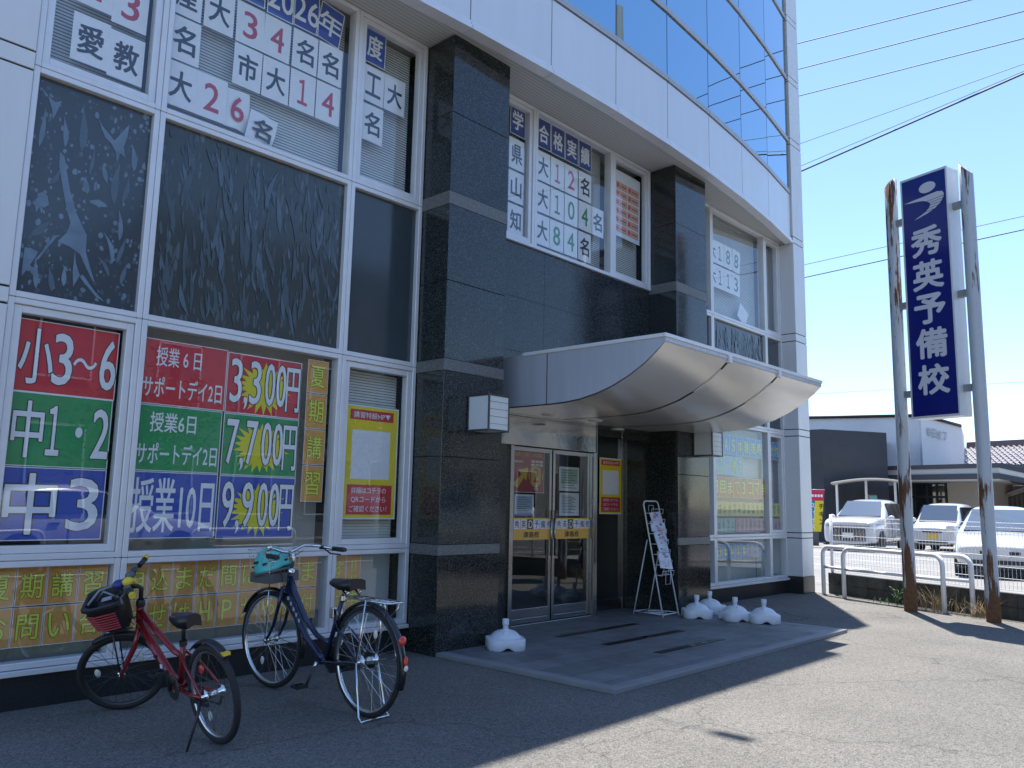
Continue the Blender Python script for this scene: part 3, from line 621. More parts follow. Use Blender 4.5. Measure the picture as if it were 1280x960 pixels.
lsheet('6', 'r', 3.0, 4.40, 'curling half behind red 2', G1, w=.23, h=.33, curl=.05, tilt=-.05).location.y = YS+.012
lsheet('名', 'k', 3.22, 4.30, f'drooping onto the frame of the {U2}', G1, w=.255, h=.28, curl=.05, tilt=.16)
for ch, x, z, wh, tl in (('', 3.05, 5.53, 'left of the blue 20 in the '+U2, 0), ('20', 3.32, 5.52, 'left of 26 in the '+U2, 0), ('26', 3.575, 5.53, 'right of 20 in the '+U2, 0), ('年', 3.82, 5.52, 'tilted, in the '+U2, .14)):
    lsheet(ch, 'w', x, z, wh, G1, pap='blue', tilt=tl, tw=.95, off=.02)
for a in (('工', 'k', 4.32, 5.15, f'left of 大 in the {U3}'), ('大', 'k', 4.575, 5.15, f'right of 工 in the {U3}'), ('名', 'k', 4.325, 4.77, f'under 工 in the {U3}')): lsheet(*a, G1)
lsheet('度', 'w', 4.32, 5.53, f'topmost in the {U3}', G1, pap='blue')
M1, M2 = 'window between the columns', 'wide window over the canopy'
lsheet('学', 'w', 6.32, 5.55, 'left of 合 between the columns', G1, pap='navy blue')
for ch, z, wh in (('県', 5.15, 'under 学 between the columns'), ('山', 4.77, 'under 県 between the columns'), ('知', 4.39, 'lowest under 山 between the columns')): lsheet(ch, 'k', 6.31, z, wh, G1)
for ch, z in (('大', 5.55), ('大', 5.15), ('岡', 4.77), ('愛', 4.39)):
    lsheet('', 'k', 6.045, z, 'partly behind the first column, left of '+{5.55: '学', 5.15: '県', 4.77: '山', 4.39: '知'}[z], G1, pap='white', w=.255)
for ch, x, wh in (('合', 6.765, 'first of the title row'), ('格', 7.025, 'second in the title row'), ('実', 7.285, 'third in the title row'), ('績', 7.55, 'last of the title row')): lsheet(ch, 'w', x, 5.555, wh+' over the canopy', G1, pap='navy blue')
for z, rw in ((5.16, [('大', 'k', 6.765, 'left of pinkish 1'), ('1', 'p', 7.025, 'before the 2'), ('2', 'p', 7.285, 'after the 1'), ('名', 'k', 7.55, 'right of pinkish 2')]),
              (4.78, [('大', 'k', 6.765, 'left of green 104'), ('1', 'g', 7.025, 'starting the 104'), ('0', 'g', 7.285, 'inside the 104'), ('4', 'g', 7.55, 'ending the 104'), ('名', 'k', 7.81, 'after the green 104')]),
              (4.40, [('大', 'k', 6.765, 'left of green 84'), ('8', 'g', 7.025, 'starting the green 84'), ('4', 'g', 7.285, 'ending the 84'), ('名', 'k', 7.55, 'after the green 84')])):
    for ch, ik, x, wh in rw: lsheet(ch, ik, x, z, wh+' in the '+M2, G1)
U5 = 'upper right window'
for z, rw in ((5.14, [('大', 'k', 10.69, 'left of 188'), ('1', 'g', 10.905, 'starting the 188'), ('8', 'g', 11.165, 'middle of the 188'), ('8', 'g', 11.43, 'slightly tilted, ending the 188')]),
              (4.76, [('大', 'k', 10.68, 'left of 113'), ('1', 'g', 10.90, 'starting the 113'), ('1', 'g', 11.155, 'middle of the 113'), ('3', 'g', 11.41, 'ending the 113')])):
    for ch, ik, x, wh in rw: lsheet(ch, ik, x, z, wh+' in the '+U5, G1, tilt=.09 if 'tilted' in wh else None)
lsheet('', 'k', 11.62, 4.32, 'fallen askew at the bottom of the upper right window', G1, w=.3, h=.26, tilt=.5)
# pink results chart
ch = paper('results_chart', 8.46, 5.16, .56, .88, sheetw, YS, 'pale pink results chart with rows of flower marks beside second column', 'poster', None, .02)
mb = MB()
for i in range(2):
    for j in range(6):
        x0, z0 = -.26+i*.26, .24-j*.115; mb.poly([(x0, -.0015, z0-.05), (x0+.25, -.0015, z0-.05), (x0+.25, -.0015, z0+.05), (x0, -.0015, z0+.05)])
mb.build('chart_cell', pchart, ch, recalc=False)
mb = MB()
for i in range(2):
    for j in range(6):
        cx, cz = -.225+i*.26, .24-j*.115
        for k in range(5):
            a = k*1.2566+.3; px, pz = cx+.018*math.cos(a), cz+.018*math.sin(a)
            mb.poly([(px+.014*math.cos(t*1.047), -.003-.0001*k, pz+.014*math.sin(t*1.047)) for t in range(6)])
mb.build('flower_mark', mat('flower_pink', (.72, .08, .12), .6), ch, recalc=False)
mb = MB()
for i in range(2):
    for j in range(6):
        x0, z0 = -.17+i*.26, .24-j*.115
        mb.poly([(x0, -.003, z0-.008), (x0+.13, -.003, z0-.008), (x0+.13, -.003, z0+.008), (x0, -.003, z0+.008)])
mb.build('text_line', mat('ink_brown', (.35, .12, .08), .6), ch, recalc=False)

# ---- price posters in the lower left windows
def poster(x0, x1, z0, z1, m, label, border=True, y=YS, cat='poster', group=None, name='poster', bw=.006):
    o = paper(name, (x0+x1)/2, (z0+z1)/2, x1-x0, z1-z0, m, y, label, cat, group)
    if border:
        a, b, t = (x1-x0)/2, (z1-z0)/2, bw; mb = MB()
        for q in (((-a, -b), (a, -b+t)), ((-a, b-t), (a, b)), ((-a, -b+t), (-a+t, b-t)), ((a-t, -b+t), (a, b-t))):
            mb.poly([(q[0][0], -.001, q[0][1]), (q[1][0], -.001, q[0][1]), (q[1][0], -.001, q[1][1]), (q[0][0], -.001, q[1][1])])
        mb.build('white_border', sheetw, o, recalc=False)
    return o
GP = 'course price posters in the lower left windows'
def big(o, chars, m=inkwhite, out=black):
    for ch, x, z, w, h in chars: text(ch, x, z, w, h, m, o, y=-.0015, off=.018, outline=out, ooff=.03)
o = poster(1.625, 2.255, 1.965, 2.44, pred, 'red poster reading 小3～6, top of the far left window', group=GP); big(o, [('小', -.195, 0, .20, .36), ('3', -.035, 0, .115, .34), ('～', .105, -.01, .15, .07), ('6', .255, 0, .10, .34)])
o = poster(1.625, 2.25, 1.49, 1.965, pgreen, 'green poster reading 中1・2 under the 小3～6 poster', group=GP); big(o, [('中', -.20, 0, .18, .36), ('1', -.045, 0, .075, .32), ('・', .11, 0, .045, .07), ('2', .25, 0, .105, .33)])
o = poster(1.625, 2.25, 1.02, 1.485, pblue, 'blue poster reading 中3, bottom of the far left window', group=GP); big(o, [('中', -.14, 0, .30, .38), ('3', .18, 0, .19, .34)])
def lesson(o, days, day2=True, w=.64):
    text('授業'+days+'日', -.05, .115, .34, .14, inkwhite, o, y=-.0015, off=.02); text('サポートデイ2日', 0, -.11, .60, .15, inkwhite, o, y=-.0015, off=.02)
o = poster(2.415, 3.07, 1.97, 2.445, pred, 'red poster reading 授業6日 サポートデイ2日 left of the 3,300円 poster', group=GP); lesson(o, ' 6 ')
o = poster(2.415, 3.06, 1.495, 1.965, pgreen, 'green poster reading 授業6日 サポートデイ2日 left of the 7,700円 poster', group=GP); lesson(o, '6')
o = poster(2.415, 3.06, 1.02, 1.49, pblue, 'blue poster reading 授業10日 in large white letters', group=GP); text('授業10日', 0, 0, .60, .38, inkwhite, o, y=-.0015, off=.028)
for z0, z1, m, pr, nm in ((1.965, 2.435, pred, '3,300', 'red'), (1.49, 1.96, pgreen, '7,700', 'green'), (1.01, 1.485, pblue, '9,900', 'blue')):
    o = poster(3.075, 3.735, z0, z1, m, f'{nm} price poster reading {pr}円 over a yellow starburst', group=GP)
    mb = MB(); pts = []; rr = random.Random(int(pr[0]))
    for k in range(44):
        a = 2*math.pi*k/44; q = (1.0 if k % 2 else .66)*rr.uniform(.85, 1.0); pts.append((-.0+.27*q*math.cos(a), -.0015, -.015+.225*q*math.sin(a)))
    c0 = mb.bm.verts.new((0, -.0015, -.02)); vv = [mb.bm.verts.new(p) for p in pts]
    for k in range(44): mb.bm.faces.new((c0, vv[k], vv[(k+1) % 44]))
    mb.build('starburst', mat('star_yellow', (.78, .68, .02), .5), o, recalc=False)
    for ch, x, w_, h_, z_ in ((pr[0], -.25, .095, .34, .02), (',', -.165, .03, .10, -.15), (pr[2], -.085, .095, .34, .02), (pr[3], .045, .085, .34, .02), (pr[4], .145, .085, .34, .02), ('円', .255, .125, .36, 0)):
        text(ch, x, z_, w_, h_, inkwhite, o, y=-.003, off=.012, outline=black, ooff=.032)
GO = 'orange lettered sheets in the lower left windows'
def osheet(ch, x0, x1, z0, z1, wh, m=porange, tm=None, g=GO, cl='orange', il='yellow'):
    o = paper('letter_sheet', (x0+x1)/2, (z0+z1)/2, x1-x0-.004, z1-z0-.004, m, YS+random.uniform(-.002, .002), f'{cl} sheet with {il} {ch}, {wh}' if ch else f'{cl} sheet {wh}', 'letter sheet', g, random.gauss(0, .006))
    a, b, t = (x1-x0)/2-.002, (z1-z0)/2-.002, .004; mb = MB()
    for q in (((-a, -b), (a, -b+t)), ((-a, b-t), (a, b)), ((-a, -b+t), (-a+t, b-t)), ((a-t, -b+t), (a, b-t))):
        mb.poly([(q[0][0], -.001, q[0][1]), (q[1][0], -.001, q[0][1]), (q[1][0], -.001, q[1][1]), (q[0][0], -.001, q[1][1])])
    mb.build('white_border', sheetw, o, recalc=False)
    if ch: text(ch, 0, 0, (x1-x0)*(.34 if ch == '!!' else (.45 if ch.isascii() and ch else .68)), (z1-z0)*(.10 if ch == '～' else .62), tm or lime, o, y=-.0015, off=.014, outline=mat('ink_olive', (.10, .09, .02), .6), ooff=.022)
    return o
for ch, z1, z0, wh in (('夏', 2.485, 2.2, 'topmost of the vertical strip beside the prices'), ('期', 2.197, 1.90, 'under 夏 in the vertical strip'), ('講', 1.897, 1.60, 'under 期 in the vertical strip'), ('習', 1.597, 1.295, 'lowest of the vertical strip beside the prices')): osheet(ch, 3.79, 4.0, z0, z1, wh)
for ch, x0, x1, wh in (('夏', 1.58, 1.765, 'at left edge of the picture'), ('期', 1.765, 1.945, 'left of 講 in the row above the red bicycle'), ('講', 1.945, 2.135, 'between 期 and 習 in the low window'), ('習', 2.135, 2.32, 'right of 講, behind the bicycle basket')): osheet(ch, x0, x1, .612, .86, wh)
for ch, x0, x1, wh in (('お', 1.58, 1.765, 'bottom row at left edge'), ('問', 1.765, 1.945, 'bottom row left of い'), ('い', 1.945, 2.135, 'bottom row right of 問'), ('合', 2.135, 2.32, 'bottom row, behind the red basket')): osheet(ch, x0, x1, .36, .608, wh)
n9 = [2.42+.1745*k for k in range(10)]
U = ['申', '込', 'ま', 'だ', '間', 'に', '合', 'い', 'ま']; Lw = ['わ', 'せ', 'は', 'H', 'P', 'か', 'ら', '受', '付']
WU = ['behind the red handlebar', 'right of 申', 'between 込 and だ', 'between ま and 間', 'right of だ', 'left of the wire basket', 'behind the turquoise helmet', 'behind the wire basket', 'right of the wire basket']
WL = ['behind the red bicycle stem', 'right of わ in the bottom row', 'left of H in the bottom row', 'left of P in the bottom row', 'right of H in the bottom row', 'right of P in the bottom row', 'right of か in the bottom row', 'behind the blue fork', 'right of 受 in the bottom row']
for k in range(9):
    osheet(U[k], n9[k], n9[k+1], .612, .858, WU[k]); osheet(Lw[k], n9[k], n9[k+1], .362, .608, WL[k])
osheet('す', 4.125, 4.28, .612, .858, 'above the blue saddle'); osheet('!!', 4.28, 4.435, .612, .858, 'right of す above the saddle'); osheet('け', 4.125, 4.28, .362, .608, 'behind the blue saddle')
osheet('中', 4.28, 4.435, .362, .608, 'right of け behind the rear rack')
# ---- yellow course posters (the code square is left blank)
def qposter(x0, x1, z0, z1, y, label):
    o = poster(x0, x1, z0, z1, yellow, label, y=y, name='poster', bw=.012); w, h = x1-x0, z1-z0
    def rect(nm, m, a, b, c, d, yy):
        mb = MB(); mb.poly([(a*w, yy, c*h), (b*w, yy, c*h), (b*w, yy, d*h), (a*w, yy, d*h)]); mb.build(nm, m, o, recalc=False)
    rect('title_strip', pred, -.42, .40, .37, .46, -.0012); rect('blank_square', sheetw, -.37, .35, -.15, .28, -.0012); rect('text_block', pred, -.42, .42, -.46, -.20, -.0012)
    text('講習特設HP▼', -.01*w, .415*h, .70*w, .055*h, inkwhite, o, y=-.0026, off=.012)
    for s, zz in (('詳細はコチラの', -.25), ('QRコードから', -.33), ('ご確認ください！', -.41)):
        text(s, -.02*w, zz*h, .70*w*(len(s)/8)**.6, .055*h, inkwhite, o, y=-.0026, off=.006)
    return o
qposter(4.20, 4.785, 1.155, 2.15, YS, 'yellow poster with red strips and blank white square left of first column')
qposter(8.36, 8.845, 1.21, 1.92, .385, 'small yellow poster with red strips on the entrance side light')
# ---- papers on the sliding doors
YD = .222
o = poster(6.50, 7.09, 1.44, 1.935, mat('poster_maroon', (.36, .03, .035), .45, var=.1), 'maroon poster with yellow arrow and number 121 on the left door', y=YD, border=True, bw=.005)
text('愛知県公立高校 合格実績', 0, .17, .50, .045, mat('ink_gold', (.62, .40, .08), .5), o, off=.02); text('合格者数最高！', -.16, .09, .2, .03, inkwhite, o, off=.01); text('合格率', -.24, .03, .07, .03, mat('ink_gold', (.62, .40, .08), .5), o, off=.01); text('100%', -.13, .03, .12, .05, mat('ink_rose', (.5, .2, .2), .5), o, off=.0)
mb = MB(); mb.poly([(x, -.0015, z) for x, z in ((-.24, -.16), (-.09, -.05), (-.14, -.0), (.02, .0+.03), (-.01, -.12), (-.05, -.085), (-.15, -.2))]); mb.build('arrow', mat('arrow_gold', (.70, .48, .06), .5), o)
mb = MB(); mb.poly([(.15+.12*math.cos(t*.262), -.0015, -.06+.12*math.sin(t*.262)) for t in range(24)]); mb.build('gold_disc', mat('arrow_gold', (.70, .48, .06), .5), o)
text('121', .15, -.055, .2, .15, mat('ink_rose2', (.42, .03, .05), .5), o, y=-.003, off=.02, outline=inkwhite, ooff=.012); text('名', .15, -.19, .07, .06, inkwhite, o, y=-.003)
for x_, z_ in ((.10, .10), (.17, .10), (.24, .10), (.10, .06), (.17, .06), (.24, .06)):
    mb = MB(); mb.poly([(x_-.028, -.0015, z_-.012), (x_+.028, -.0015, z_-.012), (x_+.028, -.0015, z_+.012), (x_-.028, -.0015, z_+.012)]); mb.build('text_line', inkwhite, o, recalc=False)
pale = mat('paper_pale_blue', (.42, .55, .68), .6, var=.05); pgr = mat('paper_pale_green', (.42, .58, .46), .6)
def notice(x0, x1, z0, z1, label, inner=None, head=None, n=8, y=YD):
    o = poster(x0, x1, z0, z1, sheetw, label, border=False, y=y, cat='notice'); w, h = x1-x0, z1-z0
    if inner:
        mb = MB(); mb.poly([(-.42*w, -.001, -.2*h), (.42*w, -.001, -.2*h), (.42*w, -.001, .42*h), (-.42*w, -.001, .42*h)]); mb.build('printed_panel', inner, o, recalc=False)
    mb = MB()
    for k in range(n):
        zz = h*(.36-.72*k/(n-1)); mb.poly([(-.36*w, -.002, zz-.004), ((.1+.26*((k*7) % 5)/4)*w, -.002, zz-.004), ((.1+.26*((k*7) % 5)/4)*w, -.002, zz+.003), (-.36*w, -.002, zz+.003)])
    mb.build('text_line', mat('ink_slate', (.12, .16, .22), .6), o, recalc=False)
    if head:
        mb = MB(); mb.poly([(-.48*w, -.002, -.49*h), (.48*w, -.002, -.49*h), (.48*w, -.002, -.40*h), (-.48*w, -.002, -.40*h)]); mb.build('printed_strip', head, o, recalc=False)
    return o
notice(6.60, 6.92, 1.185, 1.42, 'pale blue notice under the maroon poster on the left door', pale, inkblue)
notice(7.36, 7.735, 1.475, 1.755, 'white notice with green panel, upper paper on the right door', pgr)
notice(7.37, 7.735, 1.19, 1.455, 'white notice of small text, lower paper on the right door', None, None, 12)
# ---- lettered sheets in the lower right window
GR = 'coloured lettered sheets in the lower right window'
azure = mat('paper_azure', (.02, .20, .48), .5, var=.1, vscale=8); sky_ = mat('paper_sky', (.16, .42, .52), .5, var=.15); brick = mat('paper_brick', (.42, .13, .045), .5, var=.1); pyel = mat('paper_lime', (.48, .50, .16), .5, var=.08); mint = mat('paper_mint', (.22, .46, .38), .5); rose = mat('paper_rose', (.42, .28, .28), .5)
for k, ch in enumerate(['', 'A', 'S', '体', '験', '随', '時']):
    x0 = 10.68+.2125*k; osheet(ch, x0, x0+.2125, 2.10, 2.39, ('first of the top row, behind the right lantern', 'first letter after the right lantern', 'right of A in the top row', 'right of S in the top row', 'right of 体 in the top row', 'right of 験 in the top row', 'right of 随 in the top row')[k], azure, g=GR, cl='azure')
for k, ch in enumerate(['受', '付', '中']): osheet(ch, 12.385+.195*k, 12.58+.195*k, 2.10, 2.39, ('top of the narrow right window', 'right of 受 in the narrow right window', 'right of 付 in the narrow right window')[k], azure, g=GR, cl='azure')
for k, ch in enumerate('小1～高3'): osheet(ch, 10.55+.195*k, 10.745+.195*k, 1.80, 2.08, ('start of the 小1～高3 row', 'right of 小 in the second row', 'middle of the 小1～高3 row', 'left of 3 in the second row', 'end of the 小1～高3 row')[k], sky_, g=GR, cl='pale blue')
for k, ch in enumerate('日目まで3コマ無料'): osheet(ch, 10.55+.218*k, 10.768+.218*k, 1.47, 1.77, ('start of the brick red row', 'second in the brick red row', 'right of 目', 'left of 3 in the brick red row', 'right of で', 'right of 3 in the brick red row', 'left of 無', 'right of マ', 'last of the brick red row')[k], brick, g=GR, cl='brick orange')
def strip(x0, x1, z0, z1, m, n, label, im):
    o = poster(x0, x1, z0, z1, m, label, False, name='lettered_strip', cat='paper sign', group=GR); w = (x1-x0)/n; mb = MB(); m2 = MB(); rr = random.Random(n)
    for k in range(n):
        cx = -(x1-x0)/2+w*(k+.5); h = z1-z0
        for j in range(4): q = rr.uniform(-.3, .25)*h; s = w*rr.uniform(.12, .3); mb.poly([(cx-s, -.0015, q), (cx+s, -.0015, q), (cx+s, -.0015, q+.018), (cx-s, -.0015, q+.018)])
        s = w*rr.uniform(-.15, .15); mb.poly([(cx+s-.008, -.002, -.3*h), (cx+s+.008, -.002, -.3*h), (cx+s+.008, -.002, .3*h), (cx+s-.008, -.002, .3*h)])
        if k: m2.poly([(cx-w/2-.003, -.001, -h/2), (cx-w/2+.003, -.001, -h/2), (cx-w/2+.003, -.001, h/2), (cx-w/2-.003, -.001, h/2)])
    mb.build('printing', im, o, recalc=False); m2.build('sheet_edge', sheetw, o, recalc=False)
olive = mat('ink_olive2', (.25, .27, .05), .6)
strip(10.56, 12.19, 1.20, 1.41, pyel, 11, 'pale yellow strip under the brick red sheets', olive); strip(12.48, 12.78, 1.20, 1.41, pyel, 2, 'short pale yellow strip in the narrow right window', olive)
strip(10.56, 11.23, .965, 1.17, mint, 5, 'mint green strip below the pale yellow strip', mat('ink_mint', (.12, .3, .22), .6)); strip(11.25, 12.22, .965, 1.17, rose, 7, 'dusty pink strip right of the mint strip', mat('ink_rose3', (.32, .18, .18), .6)); strip(12.40, 12.80, .965, 1.17, rose, 3, 'dusty pink strip in the narrow right window', mat('ink_rose3', (.32, .18, .18), .6))
strip(10.66, 11.6, .58, .81, mat('paper_azure2', (.05, .24, .46), .5), 5, 'bright blue strip in the lowest right window', lime); strip(11.6, 12.25, .59, .81, mat('paper_lilac', (.28, .36, .52), .5), 4, 'pale lilac strip in the lowest right window', olive)

# ================================================================ OBJECTS
# wall lanterns on the columns
def lantern(x0, x1, y0, y1, z0, z1, label):
    t = empty('wall_lantern', ((x0+x1)/2, y1, z0), 0, label, 'wall lamp', 'square wall lanterns beside the entrance'); cx, cy, cz = t.location
    def at(mb, n, m, **k):
        o = mb.build(n, m, t, **k); o.location = (-cx, -cy, -cz); return o
    mb = MB(); w = .016
    for x in (x0, x1-w):
        for y in (y0, y1-w): mb.box((x, y, z0), (x+w, y+w, z1))
    for z in (z0, z1-w):
        for y in (y0, y1-w): mb.box((x0+w, y, z), (x1-w, y+w, z+w))
        for x in (x0, x1-w): mb.box((x, y0+w, z), (x+w, y1-w, z+w))
    mb.box((x0+w, y0+w, z1-.006), (x1-w, y1-w, z1-.002)); at(mb, 'frame', bronze, bevel=.002, seg=1)
    f = .006
    mb = MB(); mb.box((x0+w, y0+f, z0+w), (x1-w, y0+f+.004, z1-w)); at(mb, 'front_glass', frost)
    for x in (x0+f, x1-f-.004):
        mb = MB(); mb.box((x, y0+w, z0+w), (x+.004, y1-w, z1-w)); at(mb, 'side_glass', frost)
    mb = MB(); mb.box((x0+.05, y0+.05, z0+.002), (x1-.05, y1-.05, z0+.010)); at(mb, 'bottom_glass', frost)
    mb = MB()
    for k in range(1, 5): z = z0+(z1-z0)*k/5; mb.box((x0+w, y0+.003, z-.0025), (x1-w, y0+.0055, z)); 
    at(mb, 'louvre_line', bronze)
    return t
lantern(5.225, 5.50, -.70, -.424, 1.965, 2.30, 'bronze framed square lantern on the first granite column, left of the canopy')
lantern(9.27, 9.54, -.70, -.424, 1.965, 2.28, 'bronze framed square lantern under the right end of the canopy')

# white plastic parasol bases
def parasol_base():
    t = empty('parasol_base', (0, 0, 0)); mb = MB(); n = 64; H = .0
    def rad(a, r): return r*(1+.10*abs(math.cos(2*a))**3) 
    def foot(a): return .022*max(0, -math.cos(4*a))**1.2 if True else 0
    rings = []
    for r, z, wv in ((.188, 0, 1), (.193, .004, 1), (.195, .055, .12), (.195, .094, 0), (.192, .100, 0), (.186, .102, 0), (.152, .104, 0), (.147, .107, 0), (.143, .112, 0), (.128, .132, 0), (.105, .152, 0), (.078, .166, 0), (.048, .172, 0), (.046, .176, 0), (.030, .177, 0)):
        ring_ = []
        for k in range(n):
            a = 2*math.pi*k/n; c4 = math.cos(4*a); rr = r*(1+(.085*(-c4) if r > .18 else 0))
            ring_.append((rr*math.cos(a), rr*math.sin(a), z+wv*.030*max(0, math.cos(4*a))**2.2))
        rings.append(ring_)
    mb.loft(rings); mb.build('tank', whitep, t)
    mb = MB(); mb.lathe([(.026, .172), (.026, .215), (.030, .217), (.032, .222), (.032, .268), (.029, .272), (.021, .272), (.020, .24)], 20); mb.build('pole_socket', whitep, t)
    mb = MB(); mb.lathe([(.016, .150), (.016, .168), (.013, .170), (0, .170)], 12, Matrix.Translation((-.09, .02, 0))); mb.build('filler_cap', whitep, t)
    return t
pb = parasol_base()
spots = [((5.549, -0.661), .4, 'white plastic parasol base standing alone by the first column'), ((8.814, -0.714), .2, 'white parasol base nearest the brochure rack'), ((9.33, -0.598), .9, 'white parasol base set behind the others, by the second column'),
         ((8.972, -1.125), .5, 'white parasol base third from the brochure rack'), ((9.056, -1.441), .1, 'white parasol base farthest right, near the platform corner')]
for i, ((x, y), rz, lb) in enumerate(spots):
    o = pb if i == 0 else copy_tree(pb); o.location = (x, y, PZ-.003); o.rotation_euler = (0, 0, rz+.5); o.scale = (.95,)*3
    tag(o, lb, 'parasol base', 'white plastic parasol bases')

# brochure rack
def rack():
    t = empty('brochure_rack', (8.635, -0.272, PZ-.003), 0, 'white wire folding brochure rack holding leaflets in front of the entrance', 'brochure rack')
    mb = MB(); hw = .165; top = 1.31; fy, ty, by = -.19, .07, .21
    mb.tube([(-hw, fy, .0), (-hw+.008, ty, top-.04), (-hw+.03, ty+.002, top-.008), (-hw+.06, ty+.003, top), (hw-.06, ty+.003, top), (hw-.03, ty+.002, top-.008), (hw-.008, ty, top-.04), (hw, fy, 0)], .0085); mb.tube([(-hw, fy, .03), (hw, fy, .03)], .007); mb.build('front_frame', whitem, t)
    mb = MB(); mb.tube([(-hw+.01, by, 0), (-hw+.02, .03, .86)], .007); mb.tube([(hw-.01, by, 0), (hw-.02, .03, .86)], .007); mb.tube([(-hw+.01, by, .03), (hw-.01, by, .03)], .006); mb.tube([(-hw, fy, .03), (-hw+.01, by, .03)], .005); mb.tube([(hw, fy, .03), (hw-.01, by, .03)], .005); mb.build('rear_frame', whitem, t)
    mb = MB()
    for k in range(3): mb.tube([(.12*math.cos(a*.3927)*(1-.25*k), .01+.12*math.sin(a*.3927)*(1-.25*k), .03) for a in range(16)], .003, 5, closed=True)
    mb.build('scroll_ornament', whitem, t)
    fl = lambda z: fy+(ty-fy)*z/top
    for k in range(7):
        z = .46+.118*k; y = fl(z); mb = MB()
        mb.tube([(-.14, y, z), (.14, y, z)], .004, 6); mb.tube([(-.12, y, z), (-.12, y-.055, z-.005), (-.12, y-.062, z+.05), (.12, y-.062, z+.05), (.12, y-.055, z-.005), (.12, y, z)], .003, 6)
        if k < 2: mb.tube([(-.05, y-.06, z+.05), (-.05, y-.055, z-.1), (.05, y-.055, z-.1), (.05, y-.06, z+.05)], .003, 6)
        mb.build('leaflet_pocket', whitem, t)
    mb = MB(); mb.tube([(-.05, ty, top-.12), (-.05, ty, top-.05), (.05, ty, top-.05), (.05, ty, top-.12)], .003, 6); mb.build('top_hook', whitem, t)
    t.scale = (1.05, 1.05, 1.03); return t, fl
rk, fl = rack()
lb = ['topmost white leaflet with red and blue print on the wire rack', 'second leaflet from the top, with a loose page at its right', 'third leaflet from the top of the wire rack', 'fourth leaflet from the top of the wire rack', 'lowest and largest white leaflet on the wire rack']
rl = random.Random(4)
for k in range(5):
    z = 1.19-.118*k; y = -0.272+fl(z)*1.05-.03; h = .125 if k < 4 else .20; z0 = z-.0-(.04 if k == 4 else 0)
    o = empty('leaflet', (8.635+rl.uniform(-.012, .012), y-.02-.004*k, z0), 0, lb[k], 'leaflet', 'leaflets on the wire rack', rot=(-.30, (-.05, .07, -.03, .05, .10)[k], (.1, -.1, .05, .12, 0)[k]))
    mb = MB()
    w_ = .135
    mb.box((-w_, -.006, -h/2), (w_, .004, h/2)); mb.box((-w_+.02, .005, -h/2+.015), (w_+.02, .009, h/2-.01)); mb.build('pages', mat('leaflet_paper', (.60, .66, .80), .45), o)
    for q in range(7):
        mb = MB(); cx, cz, sx_, sz_ = rl.uniform(-.07, .07), rl.uniform(-h*.38, h*.38), rl.uniform(.012, .035), rl.uniform(.008, .02)
        mb.poly([(cx-sx_, -.0075-.0003*q, cz-sz_), (cx+sx_, -.0075-.0003*q, cz-sz_), (cx+sx_, -.0075-.0003*q, cz+sz_), (cx-sx_, -.0075-.0003*q, cz+sz_)])
        mb.build('printing', [ink('leaf_blue', (.2, .28, .55)), ink('leaf_red', (.6, .25, .28)), ink('leaf_dark', (.08, .09, .14)), ink('leaf_pink', (.7, .42, .45)), ink('leaf_skin', (.55, .42, .36))][q % 5], o)

# ---------------------------------------------------------------- bicycles (x forward, z up, y left)
def arc_pts(c, r, a0, a1, n, y=0): return [(c[0]+r*math.cos(a0+(a1-a0)*i/n), y, c[2]+r*math.sin(a0+(a1-a0)*i/n)) for i in range(n+1)]
def wheel(name, c, Rw, tw, parent, rimm, spokes, hub=.022, hubw=.05, clear_refl=(), spm=None):
    Mx = Matrix.Translation(c) @ Matrix.Rotation(math.pi/2, 4, 'X')
    mb = MB(); rt_ = Rw-tw; 
    mb.lathe([(rt_+tw*math.cos(a), tw*.92*math.sin(a)) for a in [k*math.pi/5 for k in range(11)]], 56, Mx); w = mb.build(name, rubber, parent)
    mb = MB(); ri = rt_-tw*.72; mb.lathe([(ri, -.012), (ri+.012, -.014), (ri+.014, 0), (ri+.012, .014), (ri, .012), (ri-.012, .009), (ri-.014, 0), (ri-.012, -.009), (ri, -.012)], 56, Mx); mb.build('rim', rimm, w)
    mb = MB(); mb.lathe([(.004, -hubw-.02), (.012, -hubw-.018), (.012, -hubw), (hub*1.35, -hubw), (hub*1.35, -hubw+.006), (hub*.7, -hubw+.012), (hub*.7, hubw-.012), (hub*1.35, hubw-.006), (hub*1.35, hubw), (.012, hubw), (.012, hubw+.018), (.004, hubw+.02)], 14, Mx); mb.build('hub', chrome, w)
    mb = MB(); n = spokes
    for k in range(n):
        a = 2*math.pi*k/n; s = 1 if k % 2 else -1; a2 = a+(.45 if (k//2) % 2 else -.45)
        mb.tube([Vector(c)+Vector((hub*1.2*math.cos(a2), s*hubw, hub*1.2*math.sin(a2))), Vector(c)+Vector(((ri-.008)*math.cos(a), s*.004, (ri-.008)*math.sin(a)))], .0014, 4, cap=False)
    mb.build('spokes', spm or chrome, w)
    for a in clear_refl:
        mb = MB(); mb.ball(Vector(c)+Vector((ri*.62*math.cos(a), 0, ri*.62*math.sin(a))), .03, (.62, .35, 1.0)); mb.build('spoke_reflector', refla, w)
    return w
def turned(o, pivot, axis, ang):
    """turn a child about the steering axis"""
    Mt = Matrix.Translation(pivot) @ Matrix.Rotation(ang, 4, axis) @ Matrix.Translation(-Vector(pivot))
    o.matrix_local = Mt @ o.matrix_local
